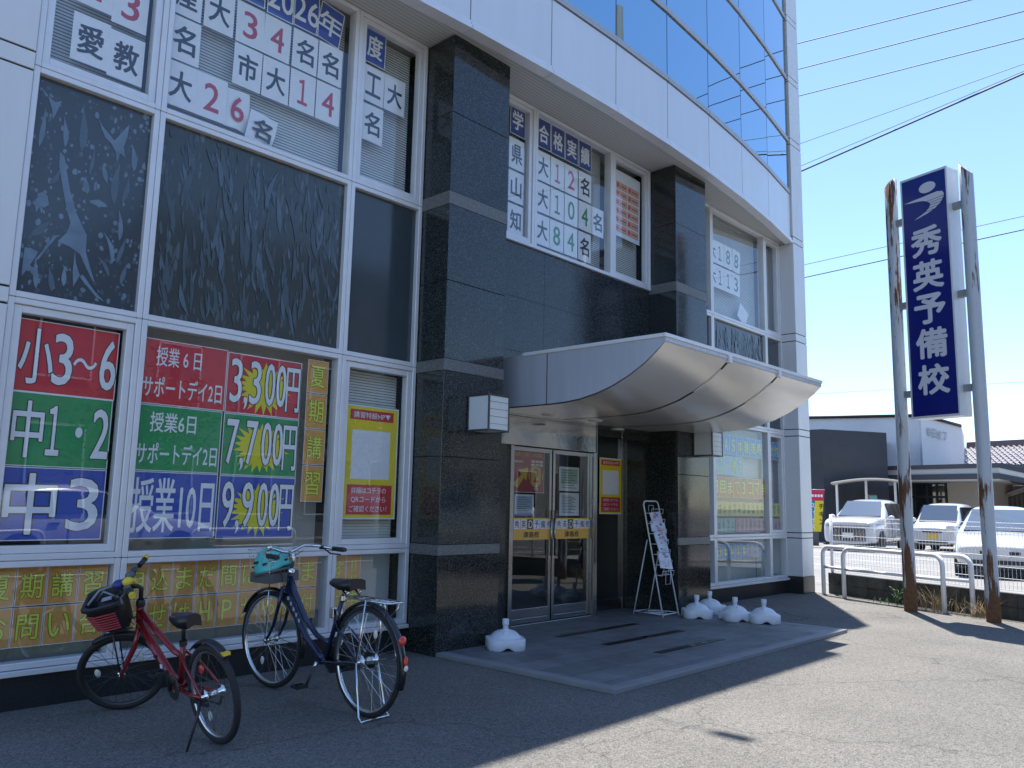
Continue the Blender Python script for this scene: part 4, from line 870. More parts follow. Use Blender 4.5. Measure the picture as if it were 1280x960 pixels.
def fender(mb, c, r, a0, a1, w=.026, n=22):
    rings = []
    for i in range(n+1):
        a = a0+(a1-a0)*i/n; ca, sa = math.cos(a), math.sin(a)
        rings.append([(c[0]+(r-.012)*ca, -w, c[2]+(r-.012)*sa), (c[0]+r*ca, -w*.7, c[2]+r*sa), (c[0]+(r+.006)*ca, 0, c[2]+(r+.006)*sa), (c[0]+r*ca, w*.7, c[2]+r*sa), (c[0]+(r-.012)*ca, w, c[2]+(r-.012)*sa),
                      (c[0]+(r-.014)*ca, w*.9, c[2]+(r-.014)*sa), (c[0]+(r+.003)*ca, 0, c[2]+(r+.003)*sa), (c[0]+(r-.014)*ca, -w*.9, c[2]+(r-.014)*sa)])
    mb.loft(rings)
def saddle(mb, c, L_=.27, wr=.085, nose=.022):
    rings = []
    for i in range(11):
        t = i/10; x = c[0]-L_*.45+L_*t; w = wr*math.sin(min(1, t*2.6+.25)*math.pi/2)*(1-t)**.55+nose*t if t < 1 else nose*.7
        if i == 0: w = wr*.62
        zt = c[2]+.012*(1-t)+(.004 if t < .3 else 0); rings.append([(x, -w, zt-.075+.05*t), (x, -w*.95, zt-.012), (x, -w*.5, zt), (x, 0, zt+.003), (x, w*.5, zt), (x, w*.95, zt-.012), (x, w, zt-.075+.05*t), (x, 0, zt-.06+.03*t)])
    mb.loft(rings)
def pedal_crank(root, bb, ang, L_=.165, side=1, cm=chrome):
    e = Vector((bb[0]+L_*math.cos(ang), side*.10, bb[2]+L_*math.sin(ang)))
    mb = MB(); mb.tube([(bb[0], side*.065, bb[2]), (bb[0]+.03*math.cos(ang), side*.075, bb[2]+.03*math.sin(ang)), tuple(e)], [.016, .012, .010], 8); cr = mb.build('crank', cm, root)
    mb = MB(); c = e+Vector((0, side*.055, 0))
    for dx in (-.036, .03): mb.box((c.x+dx, c.y-.045, c.z-.010), (c.x+dx+.008, c.y+.045, c.z+.010))
    for dy in (-.045, -.006, .037): mb.box((c.x-.028, c.y+dy, c.z-.007), (c.x+.030, c.y+dy+.008, c.z+.007))
    mb.tube([(e.x, e.y, e.z), (c.x, c.y+side*.04, c.z)], .006, 6); mb.build('pedal', blackp, cr)

def city_bike():
    t = empty('city_bicycle', (3.335, -1.64, 0), 0, 'navy blue city bicycle with front basket and chrome rear rack parked at the windows', 'bicycle'); WB, Rw = 1.12, .346
    rh, fh = (0, 0, Rw), (WB, 0, Rw); bb = (.455, 0, .285)
    wheel('rear_wheel', rh, Rw, .019, t, chrome, 36, .036, .058, (2.0,)); steer = []
    steer.append(wheel('front_wheel', fh, Rw, .019, t, chrome, 36, .02, .045, (-1.0,)))
    mb = MB(); ht, hb = Vector((.905, 0, .845)), Vector((.945, 0, .70))
    mb.tube([hb, ht], .021, 12); mb.tube([hb+(ht-hb)*.25, (.86, 0, .60), (.68, 0, .405), (.52, 0, .31), bb], [.024, .024, .023, .022, .022], 12)
    mb.tube([hb+(ht-hb)*.78, (.845, 0, .70), (.70, 0, .53), (.56, 0, .44), (.45, 0, .41), (.405, 0, .41)], [.021, .021, .02, .018, .017, .017], 12)
    mb.tube([bb, (.275, 0, .715)], .0165, 12)
    for s in (-1, 1):
        mb.tube([(bb[0]-.02, s*.03, bb[2]), (.18, s*.055, .315), (0, s*.072, Rw)], [.012, .010, .009], 8); mb.tube([(.335, s*.018, .57), (.23, s*.05, .50), (0, s*.072, Rw)], [.008, .008, .008], 8)
    mb.tube([(bb[0], -.035, bb[2]), (bb[0], .035, bb[2])], .022, 12); mb.build('frame', navyp, t)
    text('CHUODY' if False else '', 0, 0, .1, .1, inkwhite, t) if False else None
    mb = MB(); cr = Vector((.955, 0, .715))
    mb.tube([(.952, -.045, .725), (.952, .045, .725)], .017, 8)
    for s in (-1, 1): mb.tube([(.952, s*.04, .73), (.985, s*.047, .60), (1.03, s*.05, .47), (1.085, s*.05, .385), (WB, s*.052, Rw)], [.014, .0135, .012, .011, .009], 10)
    steer.append(mb.build('fork', navyp, t))
    mb = MB(); mb.tube([(.905, 0, .845), (.882, 0, .945), (.885, 0, .965), (.93, 0, .98)], .0125, 10); mb.lathe([(.024, 0), (.026, .02), (.018, .03)], 14, Matrix.Translation((.905, 0, .838))); steer.append(mb.build('stem', chrome, t))
    mb = MB(); bar = [(.69, .30, .985), (.80, .29, .99), (.885, .235, 1.01), (.94, .14, 1.02), (.945, .05, .988), (.94, 0, .98), (.945, -.05, .988), (.94, -.14, 1.02), (.885, -.235, 1.01), (.80, -.29, .99), (.69, -.30, .985)]
    mb.tube(bar, .011, 10); hbar = mb.build('handlebar', chrome, t); steer.append(hbar)
    for s in (-1, 1):
        mb = MB(); mb.tube([(.79, s*.292, .99), (.69, s*.30, .985), (.665, s*.302, .984)], [.017, .018, .014], 10); mb.build('grip', blackp, hbar)
        mb = MB(); mb.tube([(.86, s*.25, 1.0), (.80, s*.275, .955), (.70, s*.285, .95)], .006, 6); mb.box((.845, s*.25-.015, .985), (.88, s*.25+.015, 1.012)); mb.build('brake_lever', chrome if s > 0 else blackp, hbar)
    mb = MB(); mb.ball((.875, .215, 1.035), .024, (1, 1, .8)); mb.build('bell', chrome, hbar)
    mb = MB(); mb.tube([(.90, .1, .985), (.99, .08, .93), (.965, .03, .80), (.95, .03, .72)], .003, 5); mb.tube([(.90, -.1, .985), (1.0, -.06, .93), (.96, -.03, .80), (.80, -.02, .62)], .003, 5); steer.append(mb.build('cable', blackp, t))
    # basket: wire mesh above a dark tray
    mb = MB(); x0, x1, yw, z0, z1 = .985, 1.20, .125, .80, 1.0
    def rect(z, g, r): mb.tube([(x0-g*.0, -yw-g, z), (x1+g, -yw-g, z), (x1+g, yw+g, z), (x0, yw+g, z)], r, 6, closed=True)
    for k in range(5): rect(z0+(z1-z0)*k/4, .018*k/4, .0035 if k == 4 else .0017)
    for k in range(9):
        y = -yw+2*yw*k/8
        mb.tube([(x1, y, z0), (x1+.018, y*1.1, z1)], .0015, 5, cap=False); mb.tube([(x0, y, z0), (x0, y*1.1, z1)], .0015, 5, cap=False)
    for k in range(6):
        x = x0+(x1-x0)*k/5
        for s in (-1, 1): mb.tube([(x, s*yw, z0), (x+.003, s*(yw+.018), z1)], .0015, 5, cap=False)
    bk = mb.build('basket', chrome, t); steer.append(bk)
    mb = MB(); mb.box((x0-.004, -yw-.006, z0-.035), (x1+.006, yw+.006, z0-.028)); mb.box((x0-.004, -yw-.006, z0-.028), (x0, yw+.006, z0+.035)); mb.box((x1+.002, -yw-.006, z0-.028), (x1+.006, yw+.006, z0+.035))
    for s in (-1, 1): mb.box((x0, s*(yw+.006)-.002, z0-.028), (x1+.002, s*(yw+.006)+.002, z0+.035))
    mb.build('tray', greyp, bk); mb = MB()
    for s in (-1, 1): mb.tube([(WB, s*.06, Rw), (1.06, s*.07, .77)], .004, 6)
    mb.build('stay', chrome, bk)
    for c, a0, a1, nm in ((rh, -.35, 2.75, 'rear_fender'), (fh, .45, 2.95, 'front_fender')):
        mb = MB()
        fender(mb, c, Rw+.024, math.pi-a1 if nm == 'rear_fender' else a0, math.pi-a0 if nm == 'rear_fender' else a1+.45, .026)
        for s in (-1, 1):
            aa = math.pi-.2 if nm == 'rear_fender' else a1+.3
            mb.tube([(c[0], s*.062, c[2]), (c[0]+(Rw+.02)*math.cos(aa), s*.024, c[2]+(Rw+.02)*math.sin(aa))], .0022, 5)
        o = mb.build(nm, mat('fender_black', (.015, .017, .022), .25, .3, coat=.5), t)
        if nm == 'front_fender': steer.append(o)
        else: rf = o
    # reflector and tag at the tail of the rear fender
    for ang, r_, nm, mt, s3 in ((math.pi-.45, .03, 'tail_reflector', reflr, (.45, 1, 1)), (math.pi-.13, .03, 'tail_sticker', reflr, (.15, .6, 1)), (math.pi-.02, .022, 'tail_sticker', refla, (.15, .8, .8))):
        mb = MB(); mb.ball(((Rw+.04)*math.cos(ang), 0, Rw+(Rw+.04)*math.sin(ang)), r_, s3); mb.build(nm, mt, rf)
    mb = MB(); zt = .735
    mb.tube([(.16, -.055, zt), (-.27, -.06, zt), (-.285, -.045, zt), (-.285, .045, zt), (-.27, .06, zt), (.16, .055, zt), (.20, .03, zt-.005), (.20, -.03, zt-.005)], .0055, 8, closed=True)
    for x in (.05, -.08, -.2): mb.tube([(x, -.058, zt), (x, .058, zt)], .0035, 6)
    for y in (-.02, .02): mb.tube([(.19, y, zt), (-.285, y, zt)], .003, 6)
    for s in (-1, 1): mb.tube([(-.05, s*.06, zt), (-.03, s*.082, .5), (0, s*.08, Rw+.01)], .0055, 7); mb.tube([(-.24, s*.06, zt), (-.24, s*.05, zt-.04), (-.2, s*.03, zt-.09)], .004, 6)
    mb.tube([(.20, 0, zt-.005), (.29, 0, zt-.06)], .005, 6); mb.build('rear_rack', chrome, t)
    mb = MB(); saddle(mb, (.235, 0, .835), .27, .105, .03); sdl = mb.build('saddle', mat('saddle_black', (.012, .012, .014), .38), t)
    mb = MB(); mb.tube([(.275, 0, .715), (.25, 0, .79)], .0125, 10); mb.lathe([(.022, 0), (.022, .03)], 12, Matrix.Translation((.278, 0, .70)))
    for s in (-1, 1): mb.tube([(.14, s*.05, .775), (.17, s*.05, .74), (.21, s*.05, .775)], .008, 6); mb.tube([(.13, s*.035, .785), (.33, s*.02, .785)], .004, 6)
    mb.build('seat_post', chrome, t)
    pedal_crank(t, bb, R(-68)); pedal_crank(t, bb, R(112), side=-1)
    mb = MB(); pts = [(-.02, .048, Rw-.045), (bb[0], .048, bb[2]-.09), (bb[0]+.085, .048, bb[2]-.03), (bb[0]+.085, .048, bb[2]+.04), (bb[0], .048, bb[2]+.095), (-.02, .048, Rw+.045)]
    mb.prism([(x, -.052, z) for x, y, z in pts], (0, .012, 0)); mb.tube([(.02, .03, Rw-.02), (bb[0]-.06, .03, bb[2]+.0)], .017, 8); mb.build('chain_case', blackp, t)
    mb = MB(); mb.box((.30, .025, .585), (.345, .06, .655)); mb.box((.31, .02, .60), (.36, -.03, .64)); mb.build('ring_lock', chrome, t, bevel=.006)
    mb = MB()
    mb.tube([(0, .085, Rw), (-.03, .095, .19), (-.065, .105, .03), (-.095, .11, .006), (-.11, .02, .012), (-.11, -.02, .012), (-.095, -.11, .006), (-.065, -.105, .03), (-.03, -.095, .19), (0, -.085, Rw)], .0062, 8); mb.build('stand', chrome, t)
    for k in range(5):
        mb = MB(); zz = .66-.035*k; x_ = .895-.030*k*1.2; mb.box((x_-.012, .0225, zz-.012), (x_+.010, .0235+.0005, zz+.012), Matrix.Identity(4)); mb.build('frame_lettering', mat('ink_silver', (.5, .52, .56), .4), t)
    piv = Vector((.925, 0, .77)); ax = (ht-hb).normalized()
    for o in steer: turned(o, piv, ax, R(6))
    t.rotation_euler = (R(-1.5), 0, R(90.2)); t.scale = (.965,)*3; t.location = (3.285, -1.60, 0); return t
cb = city_bike()
# turquoise helmet lying in the wire basket
def helmet():
    t = empty('cycle_helmet', (3.235, -.545, .79), 0, 'turquoise cycle helmet lying in the wire basket of the blue bicycle', 'helmet', rot=(R(-12), R(8), R(70))); t.scale = (1.12, 1.22, 1.25)
    mb = MB(); rings = []
    for i in range(13):
        a = math.pi*.5*(i/12); rings.append([(.132*math.cos(a)*math.cos(b)*(1.12 if math.cos(b) > 0 else 1), .105*math.cos(a)*math.sin(b), .02+.135*math.sin(a)+.012*math.sin(2*b)*math.cos(a)) for b in [k*math.pi/14 for k in range(28)]])
    mb.loft(rings); mb.build('shell', teal, t)
    for k in range(10):
        b = k*.628; mb = MB(); mb.ball((.118*math.cos(b), .097*math.sin(b), .06+.02*(k % 2)), .017, (1.1, 1.1, .45), 10); mb.build('vent_hole', blackp, t)
    mb = MB(); mb.tube([(.128*math.cos(b), .104*math.sin(b), .012) for b in [k*math.pi/12 for k in range(24)]], .009, 6, closed=True); mb.build('rim_trim', greyp, t)
    mb = MB(); mb.tube([(.05, .1, .01), (.09, .06, -.01), (.1, -.03, -.012), (.03, -.1, .01)], .005, 5); mb.build('chin_strap', blackp, t)
    return t
helmet()

def kid_bike():
    t = empty('child_bicycle', (2.415, -1.535, 0), 0, "child's red bicycle with black basket and yellow grips, front wheel turned sharply", 'bicycle'); WB, Rw = 1.09, .283
    rh, fh = (0, 0, Rw), (WB, 0, Rw); bb = (.40, 0, .265); steer = []
    sil = mat('rim_silver', (.6, .6, .6), .25, .9)
    wheel('rear_wheel', rh, Rw, .022, t, sil, 28, .03, .055, (-1.15,), mat('spoke_dark', (.10, .10, .10), .35, .9)); 
    mb = MB(); mb.ball((.12, .0, Rw+.12), .028, (1, .4, 1)); mb.build('spoke_reflector', reflr, t)
    steer.append(wheel('front_wheel', fh, Rw-.012, .021, t, mat('rim_black', (.05, .05, .05), .35, .5), 28, .02, .045, (2.7, .25), mat('spoke_dark', (.10, .10, .10), .35, .9)))
    ht, hb = Vector((.865, 0, .70)), Vector((.905, 0, .575)); ax = (ht-hb).normalized()
    mb = MB(); mb.tube([hb-ax*.02, ht], .023, 12)
    mb.tube([hb+ax*.03, (.70, 0, .44), (.52, 0, .31), bb], [.027, .027, .026, .022], 12); mb.tube([ht-ax*.03, (.66, 0, .56), (.44, 0, .465), (.345, 0, .45)], [.02, .02, .018, .017], 12); mb.tube([bb, (.315, 0, .535)], .017, 12)
    for s in (-1, 1):
        mb.tube([(bb[0]-.02, s*.03, bb[2]), (.16, s*.055, .262), (0, s*.07, Rw)], [.013, .011, .010], 8); mb.tube([(.335, s*.018, .475), (.20, s*.05, .41), (0, s*.07, Rw)], .008, 8)
    mb.tube([(bb[0], -.035, bb[2]), (bb[0], .035, bb[2])], .023, 12); mb.build('frame', redp, t)
    for p_, q_ in (((.655, .41), .04), ((.58, .36), .03), ((.47, .30), .02)):
        mb = MB(); mb.box((p_[0]-q_/2, .0265, p_[1]-.012), (p_[0]+q_/2, .0285, p_[1]+.012)); mb.build('frame_sticker', blackp if q_ == .04 else sheetw, t)
    mb = MB(); mb.tube([(.908, -.05, .565), (.908, .05, .565)], .018, 8)
    for s in (-1, 1): mb.tube([(.908, s*.045, .57), (.96, s*.052, .45), (WB-.02, s*.055, .31), (WB, s*.056, Rw-.012)], [.016, .0145, .012, .010], 10)
    steer.append(mb.build('fork', redp, t))
    mb = MB(); mb.tube([ht, ht+ax*.12, (.845, 0, .835), (.885, 0, .845)], .014, 10); mb.lathe([(.028, 0), (.028, .03), (.02, .045)], 14, Matrix.Translation(ht)@Matrix.Rotation(-.3, 4, 'Y')); steer.append(mb.build('stem', blackp, t))
    mb = MB(); mb.tube([(.82, .27, .90), (.865, .16, .895), (.885, .07, .85), (.885, -.07, .85), (.865, -.16, .895), (.82, -.27, .90)], .011, 10); hbar = mb.build('handlebar', blackp, t); steer.append(hbar)
    for s in (-1, 1):
        mb = MB(); mb.tube([(.845, s*.175, .897), (.82, s*.262, .90)], .0165, 10); mb.build('grip', blackp, hbar)
        mb = MB(); mb.tube([(.822, s*.258, .90), (.815, s*.285, .9005)], [.021, .019], 10); mb.build('grip_end', yellowp, hbar)
        mb = MB(); mb.tube([(.87, s*.15, .89), (.905, s*.20, .87), (.885, s*.27, .865)], .007, 6); mb.box((.85, s*.145-.02, .885), (.885, s*.145+.02, .915)); mb.build('brake_lever', greyp, hbar)
    mb = MB(); mb.ball((.865, .10, .925), .034, (1, 1, .8)); mb.build('bell', yellowp, hbar)
    mb = MB(); mb.ball((.925, .075, .91), .034, (1.2, 1, .9)); mb.build('lamp', mat('lamp_navy', (.02, .04, .2), .4), hbar); mb = MB(); mb.ball((.86, .035, .935), .03, (1, 1, .9)); mb.build('shift_dial', greyp, hbar)
    mb = MB(); mb.lathe([(.036, -.03), (.036, .03)], 14, Matrix.Translation((.885, -.035, .85))@Matrix.Rotation(math.pi/2, 4, 'X'), cap=True); mb.build('stem_pad', yellowp, hbar)
    for s in (-1, 1):
        mb = MB(); mb.tube([(.87, s*.13, .89), (.98, s*.10, .85), (.96, s*.04, .70), (.93, s*.03, .6)], .003, 5); steer.append(mb.build('cable', blackp if s > 0 else greyp, t))
    # deep plastic basket: black tub with a red slatted front
    mb = MB(); rings = []
    def tub(z, g): return [(.945, -.09-g, z), (.98, -.105-g, z), (1.07+g, -.10-g, z), (1.12+g, -.06-g, z), (1.12+g, .06+g, z), (1.07+g, .10+g, z), (.98, .105+g, z), (.945, .09+g, z)]
    mb.loft([tub(.61, -.02), tub(.63, 0), tub(.72, .02), tub(.79, .035), tub(.80, .05), tub(.825, .05), tub(.83, .04), tub(.825, .03), tub(.70, .012), tub(.63, -.008)]); bk = mb.build('basket', blackp, t, bevel=.004); steer.append(bk)
    mb = MB()
    for k in range(7):
        z = .645+.019*k; g = .003+.02*(z-.63)/.09
        q = tub(z, g); mb.tube([Vector(p)+Vector(((p[0]-1.03)*.03, p[1]*.03, 0)) for p in q[1:7]], .0062, 6)
    mb.build('red_slats', mat('basket_red', (.42, .05, .06), .45), bk)
    mb = MB(); mb.tube([(1.13, .08, .83), (1.06, .02, .88), (.99, -.05, .86), (.96, -.10, .83)], .008, 6); mb.tube([(.95, .08, .83), (1.03, .05, .88), (1.1, -.02, .80)], .006, 6); mb.build('basket_strap', mat('strap_grey', (.25, .27, .29), .5), bk)
    mb = MB(); mb.ball((1.03, -.01, .76), .075, (1.1, 1, .7)); mb.build('basket_bag', mat('bag_black', (.02, .022, .028), .7), bk)
    mb = MB(); mb.box((1.0, .01, .815), (1.06, .05, .822)); mb.build('basket_label', mat('label_grey', (.4, .46, .55), .5), bk)
    mb = MB()
    for s in (-1, 1): mb.tube([(WB, s*.062, Rw), (1.05, s*.07, .6)], .005, 6)
    mb.tube([(.93, -.07, .60), (1.1, -.07, .60), (1.1, .07, .60), (.93, .07, .60)], .006, 6); mb.build('basket_stay', blackp, bk)
    mb = MB(); fender(mb, rh, Rw+.022, .85, 2.25, .03); rf = mb.build('rear_fender', blackp, t); mb = MB(); mb.box((-.20, -.02, Rw+.245), (-.14, .02, Rw+.262)); mb.build('fender_tip', yellowp, rf)
    mb = MB(); fender(mb, (WB, 0, Rw-.012), Rw+.012, 1.2, 2.4, .03); steer.append(mb.build('front_fender', blackp, t))
    mb = MB(); saddle(mb, (.27, 0, .70), .25, .075, .024); sdl = mb.build('saddle', mat('saddle_black', (.012, .012, .014), .38), t)
    mb = MB()
    for s in (-1, 1): mb.box((.22, s*.055-.008, .690), (.36, s*.03+.006, .699))
    mb.build('saddle_stripe', redp, sdl)
    mb = MB(); mb.tube([(.315, 0, .53), (.285, 0, .665)], .0125, 10); mb.lathe([(.023, 0), (.023, .03)], 12, Matrix.Translation((.317, 0, .515))); mb.build('seat_post', blackp, t)
    pedal_crank(t, bb, R(115), .14, cm=blackp); pedal_crank(t, bb, R(-65), .14, side=-1, cm=blackp)
    mb = MB(); mb.lathe([(.03, -.05), (.07, -.05), (.075, -.046), (.03, -.046)], 24, Matrix.Translation((bb[0], 0, bb[2]))@Matrix.Rotation(math.pi/2, 4, 'X')); mb.tube([(bb[0], -.048, bb[2]+.072), (0, -.05, Rw+.03)], .005, 5); mb.tube([(bb[0], -.048, bb[2]-.072), (.03, -.05, .20), (0, -.05, Rw-.03)], .005, 5); mb.build('chain', mat('chain_steel', (.12, .11, .10), .4, .8), t)
    mb = MB(); mb.tube([(.02, .075, Rw-.02), (.0, .10, .20), (-.03, .20, .03)], [.012, .009, .007], 8); mb.box((-.06, .06, .24), (.1, .078, .262)); mb.build('kick_stand', blackp, t)
    for o in steer: turned(o, Vector((.885, 0, .64)), ax, R(58))
    t.rotation_euler = (0, 0, 0)
    t.matrix_world = Matrix.Translation((2.37, -1.50, 0)) @ Matrix.Rotation(R(90.5), 4, 'Z') @ Matrix.Rotation(R(-10), 4, 'X') @ Matrix.Scale(.95, 4)
    return t
kid_bike()

# ---------------------------------------------------------------- pole sign
def pole(x, y, h, cut, label):
    mb = MB(); n = 20; r = .083
    A = [mb.bm.verts.new((r*math.cos(2*math.pi*k/n), r*math.sin(2*math.pi*k/n), -.05)) for k in range(n)]
    prev = A
    for q in range(1, 13):
        Bv = [mb.bm.verts.new((r*math.cos(2*math.pi*k/n), r*math.sin(2*math.pi*k/n), h*q/12+(cut*math.cos(2*math.pi*k/n) if q == 12 else 0))) for k in range(n)]
        for k in range(n): f = mb.bm.faces.new((prev[k], prev[(k+1) % n], Bv[(k+1) % n], Bv[k])); f.smooth = True
        prev = Bv
    mb.bm.faces.new(prev)
    return mb.build('steel_pole', rusty, SG_)
p1, p2 = Vector((11.93, -2.15, 0)), Vector((11.62, -3.20, 0)); dv = (p2-p1).normalized()
SG_ = empty('pole_sign', p1, math.atan2(dv.y, dv.x), 'tall vertical navy sign with white characters and crescent logo between rusty poles', 'sign')
# local frame: x along the poles (towards the right one), y away from the camera, z up
def flip(): pass
pl = pole(0, 0, 5.98, .08, ''); pl.data.materials[0] = rusty_left; pr_ = pole(0, 0, 5.86, -.10, ''); pr_.location = ((p2-p1).length, 0, 0)
x0, x1, z0, z1, ya, yb = .235, .905, 2.56, 5.93, -.125, .145
mb = MB(); mb.box((x0, ya+.01, z0), (x1, yb, z1)); bx_ = mb.build('sign_box', alu, SG_, bevel=.006)
mb = MB(); mb.box((x0+.022, ya-.001, z0+.03), (x1-.022, ya+.012, z1-.03)); fc = mb.build('sign_face', mat('sign_blue', (.006, .012, .17), .25, coat=.3, var=.05), SG_)
mb = MB(); ring(mb, x0-.002, x1+.002, z0-.002, z1+.002, .022, ya-.006, ya+.02, .03); mb.build('sign_frame', alu, SG_)
cxm = (x0+x1)/2; swhite = mat('sign_white', (.62, .62, .68), .5)
for ch, zc in (('秀', 4.97), ('英', 4.50), ('予', 4.03), ('備', 3.56), ('校', 3.07)): text(ch, cxm, zc, .42, .385, swhite, SG_, y=ya-.003, off=.045, name='sign_lettering')
mb = MB(); yy = ya-.003
mb.poly([(cxm+.055+.12*math.cos(k*.209), yy, 5.72+.075*math.sin(k*.209)) for k in range(30)]); mb.build('logo_head', swhite, SG_)
def cres(t):   # outer and inner edge of the swoosh
    a = R(78)-R(170)*t; ox, oz = cxm-.02+.27*math.cos(a), 5.41+.22*math.sin(a)
    return (ox, oz)
mb = MB(); top_ = [(-.29, 5.575), (-.16, 5.59), (-.03, 5.6), (.08, 5.615), (.16, 5.625), (.225, 5.6), (.24, 5.55), (.235, 5.49), (.20, 5.41), (.13, 5.33), (.03, 5.27), (-.09, 5.23), (-.16, 5.215)]
low = [(-.29, 5.575), (-.2, 5.555), (-.1, 5.545), (-.02, 5.53), (.03, 5.50), (.065, 5.46), (.075, 5.43), (.07, 5.40), (.05, 5.355), (.02, 5.32), (-.03, 5.28), (-.1, 5.245), (-.16, 5.215)]
sq = lambda x, z: (cxm+(x*1.18 if x > 0 else x), yy, 5.60-(5.60-z)*.76)
tv = [mb.bm.verts.new(sq(x, z)) for x, z in top_]; lv_ = [mb.bm.verts.new(sq(x, z)) for x, z in low]
for i in range(len(tv)-1):
    f = [tv[i], tv[i+1], lv_[i+1], lv_[i]]
    mb.bm.faces.new(f)
lg = mb.build('logo_swoosh', swhite, SG_)
mb = MB()
for k, z in enumerate((5.525, 5.49, 5.455, 5.42, 5.385)): mb.poly([(cxm-.02, yy-.002, z-.010), (cxm+.31, yy-.002, z+.010), (cxm+.31, yy-.002, z+.016), (cxm-.02, yy-.002, z-.004)])
mb.build('logo_stripe', fc.data.materials[0], SG_)
L2 = (p2-p1).length
for z in (5.38, 4.17, 2.92):
    for xa, xb in ((.06, x0+.01), (x1-.01, L2-.06)):
        mb = MB(); mb.box((xa, -.035, z-.045), (xb, .035, z+.045)); mb.build('bracket', mat('bracket_grey', (.28, .30, .31), .5, .3, var=.15), SG_)

# ---------------------------------------------------------------- guard pipes, block wall, mesh fence
def guard(a, b, label, h=.745, r=.032, vis=True):
    a, b = Vector((*a, 0)), Vector((*b, 0)); d = (b-a).normalized(); t = empty('guard_pipe', a, 0, label, 'guard rail', 'white guard pipes')
    L_ = (b-a).length; mb = MB(); rr = .13; pts = [Vector((0, 0, -.05)), Vector((0, 0, h-rr))]
    for k in range(1, 6): q = k*math.pi/10; pts.append(d*(rr-rr*math.cos(q))+Vector((0, 0, h-rr+rr*math.sin(q))))
    for k in range(5, -1, -1): q = k*math.pi/10; pts.append(d*(L_-rr+rr*math.cos(q))+Vector((0, 0, h-rr+rr*math.sin(q))))
    pts.append(d*L_+Vector((0, 0, -.05)))
    mb.tube(pts, r, 12); mb.build('hoop', whitem, t)
    mb = MB(); mb.tube([Vector((0, 0, .43)), d*L_+Vector((0, 0, .43))], .022, 10); mb.build('middle_rail', whitem, t)
    return t
guard((13.12, -.50), (12.10, -2.52), 'white guard pipe nearest the block wall, passing behind the left sign pole')
guard((12.78, -.95), (12.20, -2.84), 'white guard pipe in front, its right leg between the two sign poles')
wa, wb = Vector((13.22, -.44, 0)), Vector((11.86, -3.5, 0)); wdv = (wb-wa).normalized(); wb2 = wa+wdv*7.5
def blockm():
    M = bpy.data.materials.new('concrete_block'); M.use_nodes = True; t = M.node_tree; b = t.nodes['Principled BSDF']; N = t.nodes.new; L = t.links.new
    tc = N('ShaderNodeTexCoord'); n = N('ShaderNodeTexNoise'); n.inputs['Scale'].default_value = 5; n.inputs['Detail'].default_value = 9; n.inputs['Roughness'].default_value = .7; L(tc.outputs['Object'], n.inputs['Vector'])
    r = N('ShaderNodeValToRGB'); r.color_ramp.elements[0].position = .3; r.color_ramp.elements[1].position = .75; r.color_ramp.elements[0].color = (.028, .028, .024, 1); r.color_ramp.elements[1].color = (.12, .115, .10, 1); L(n.outputs['Fac'], r.inputs[0]); L(r.outputs[0], b.inputs['Base Color']); b.inputs['Roughness'].default_value = .9
    bp = N('ShaderNodeBump'); bp.inputs['Strength'].default_value = .5; bp.inputs['Distance'].default_value = .01; L(n.outputs['Fac'], bp.inputs['Height']); L(bp.outputs[0], b.inputs['Normal'])
    return M
nrm = Vector((-wdv.y, wdv.x, 0)); nrm = nrm if nrm.x > 0 else -nrm
W_ = empty('block_wall', wa, math.atan2(wdv.y, wdv.x), 'low dark concrete block wall carrying the white mesh fence', 'wall'); bmat = blockm()
mb = MB()
for k in range(19):
    x = k*.395; mb.box((x+.003, .12, -.1), (x+.392, .24, .155)); mb.box((x+.003, .12, .16), (x+.392, .24, .325))
W_m = mb.build('blocks', bmat, W_, bevel=.004, seg=1)
mb = MB(); mb.box((.01, .13, -.1), (7.48, .235, .32)); mb.build('mortar', mat('mortar', (.05, .05, .045), .9), W_)
F_ = empty('mesh_fence', wa, math.atan2(wdv.y, wdv.x), 'white welded wire mesh fence standing on the low block wall', 'fence')
mb = MB(); k = 0.0
while k < 7.4: mb.tube([(k, .18, .36), (k, .18, 1.2)], .0028, 4, cap=False); k += .055
for z in (.36, .50, .64, .78, .92, 1.06, 1.14, 1.2): mb.tube([(0, .182, z), (7.4, 0.182, z)], .004, 4, cap=False)
mb.build('wire_panel', whitem, F_)
for x in (.02, 3.9, 5.9):
    mb = MB(); mb.tube([(x, .20, .30), (x, .20, 1.25)], .022, 10); mb.build('post', whitem, F_)

# weeds by the wall
def tuft(x, y, label, n, h, m, seed, spread=.2, dry=True):
    rnd = random.Random(seed); mb = MB()
    for k in range(n):
        a = rnd.uniform(0, 6.28); L_ = h*rnd.uniform(.5, 1.1); lean = rnd.uniform(.2, 1.25); bx, by = rnd.gauss(0, spread*.4), rnd.gauss(0, spread*.4); w = rnd.uniform(.002, .005)
        pts = []
        for i in range(5):
            s = i/4; th = lean*s**1.2; pts.append(Vector((bx+L_*s*math.sin(th)*math.cos(a), by+L_*s*math.sin(th)*math.sin(a), L_*s*math.cos(th*.8))))
        side = Vector((-math.sin(a), math.cos(a), 0))*w
        A = [mb.bm.verts.new(p-side*(1-i/4.6)) for i, p in enumerate(pts)]; Bv = [mb.bm.verts.new(p+side*(1-i/4.6)) for i, p in enumerate(pts)]
        for i in range(4): mb.bm.faces.new((A[i], Bv[i], Bv[i+1], A[i+1]))
    o = mb.build('grass_tuft', m, recalc=False, loc=(x, y, 0)); return tag(o, label, 'weed', 'weeds along the block wall')
straw = mat('dry_grass', (.38, .28, .15), .8, var=.2, vscale=20); gweed = mat('green_weed', (.06, .15, .03), .6, var=.2, vscale=20)
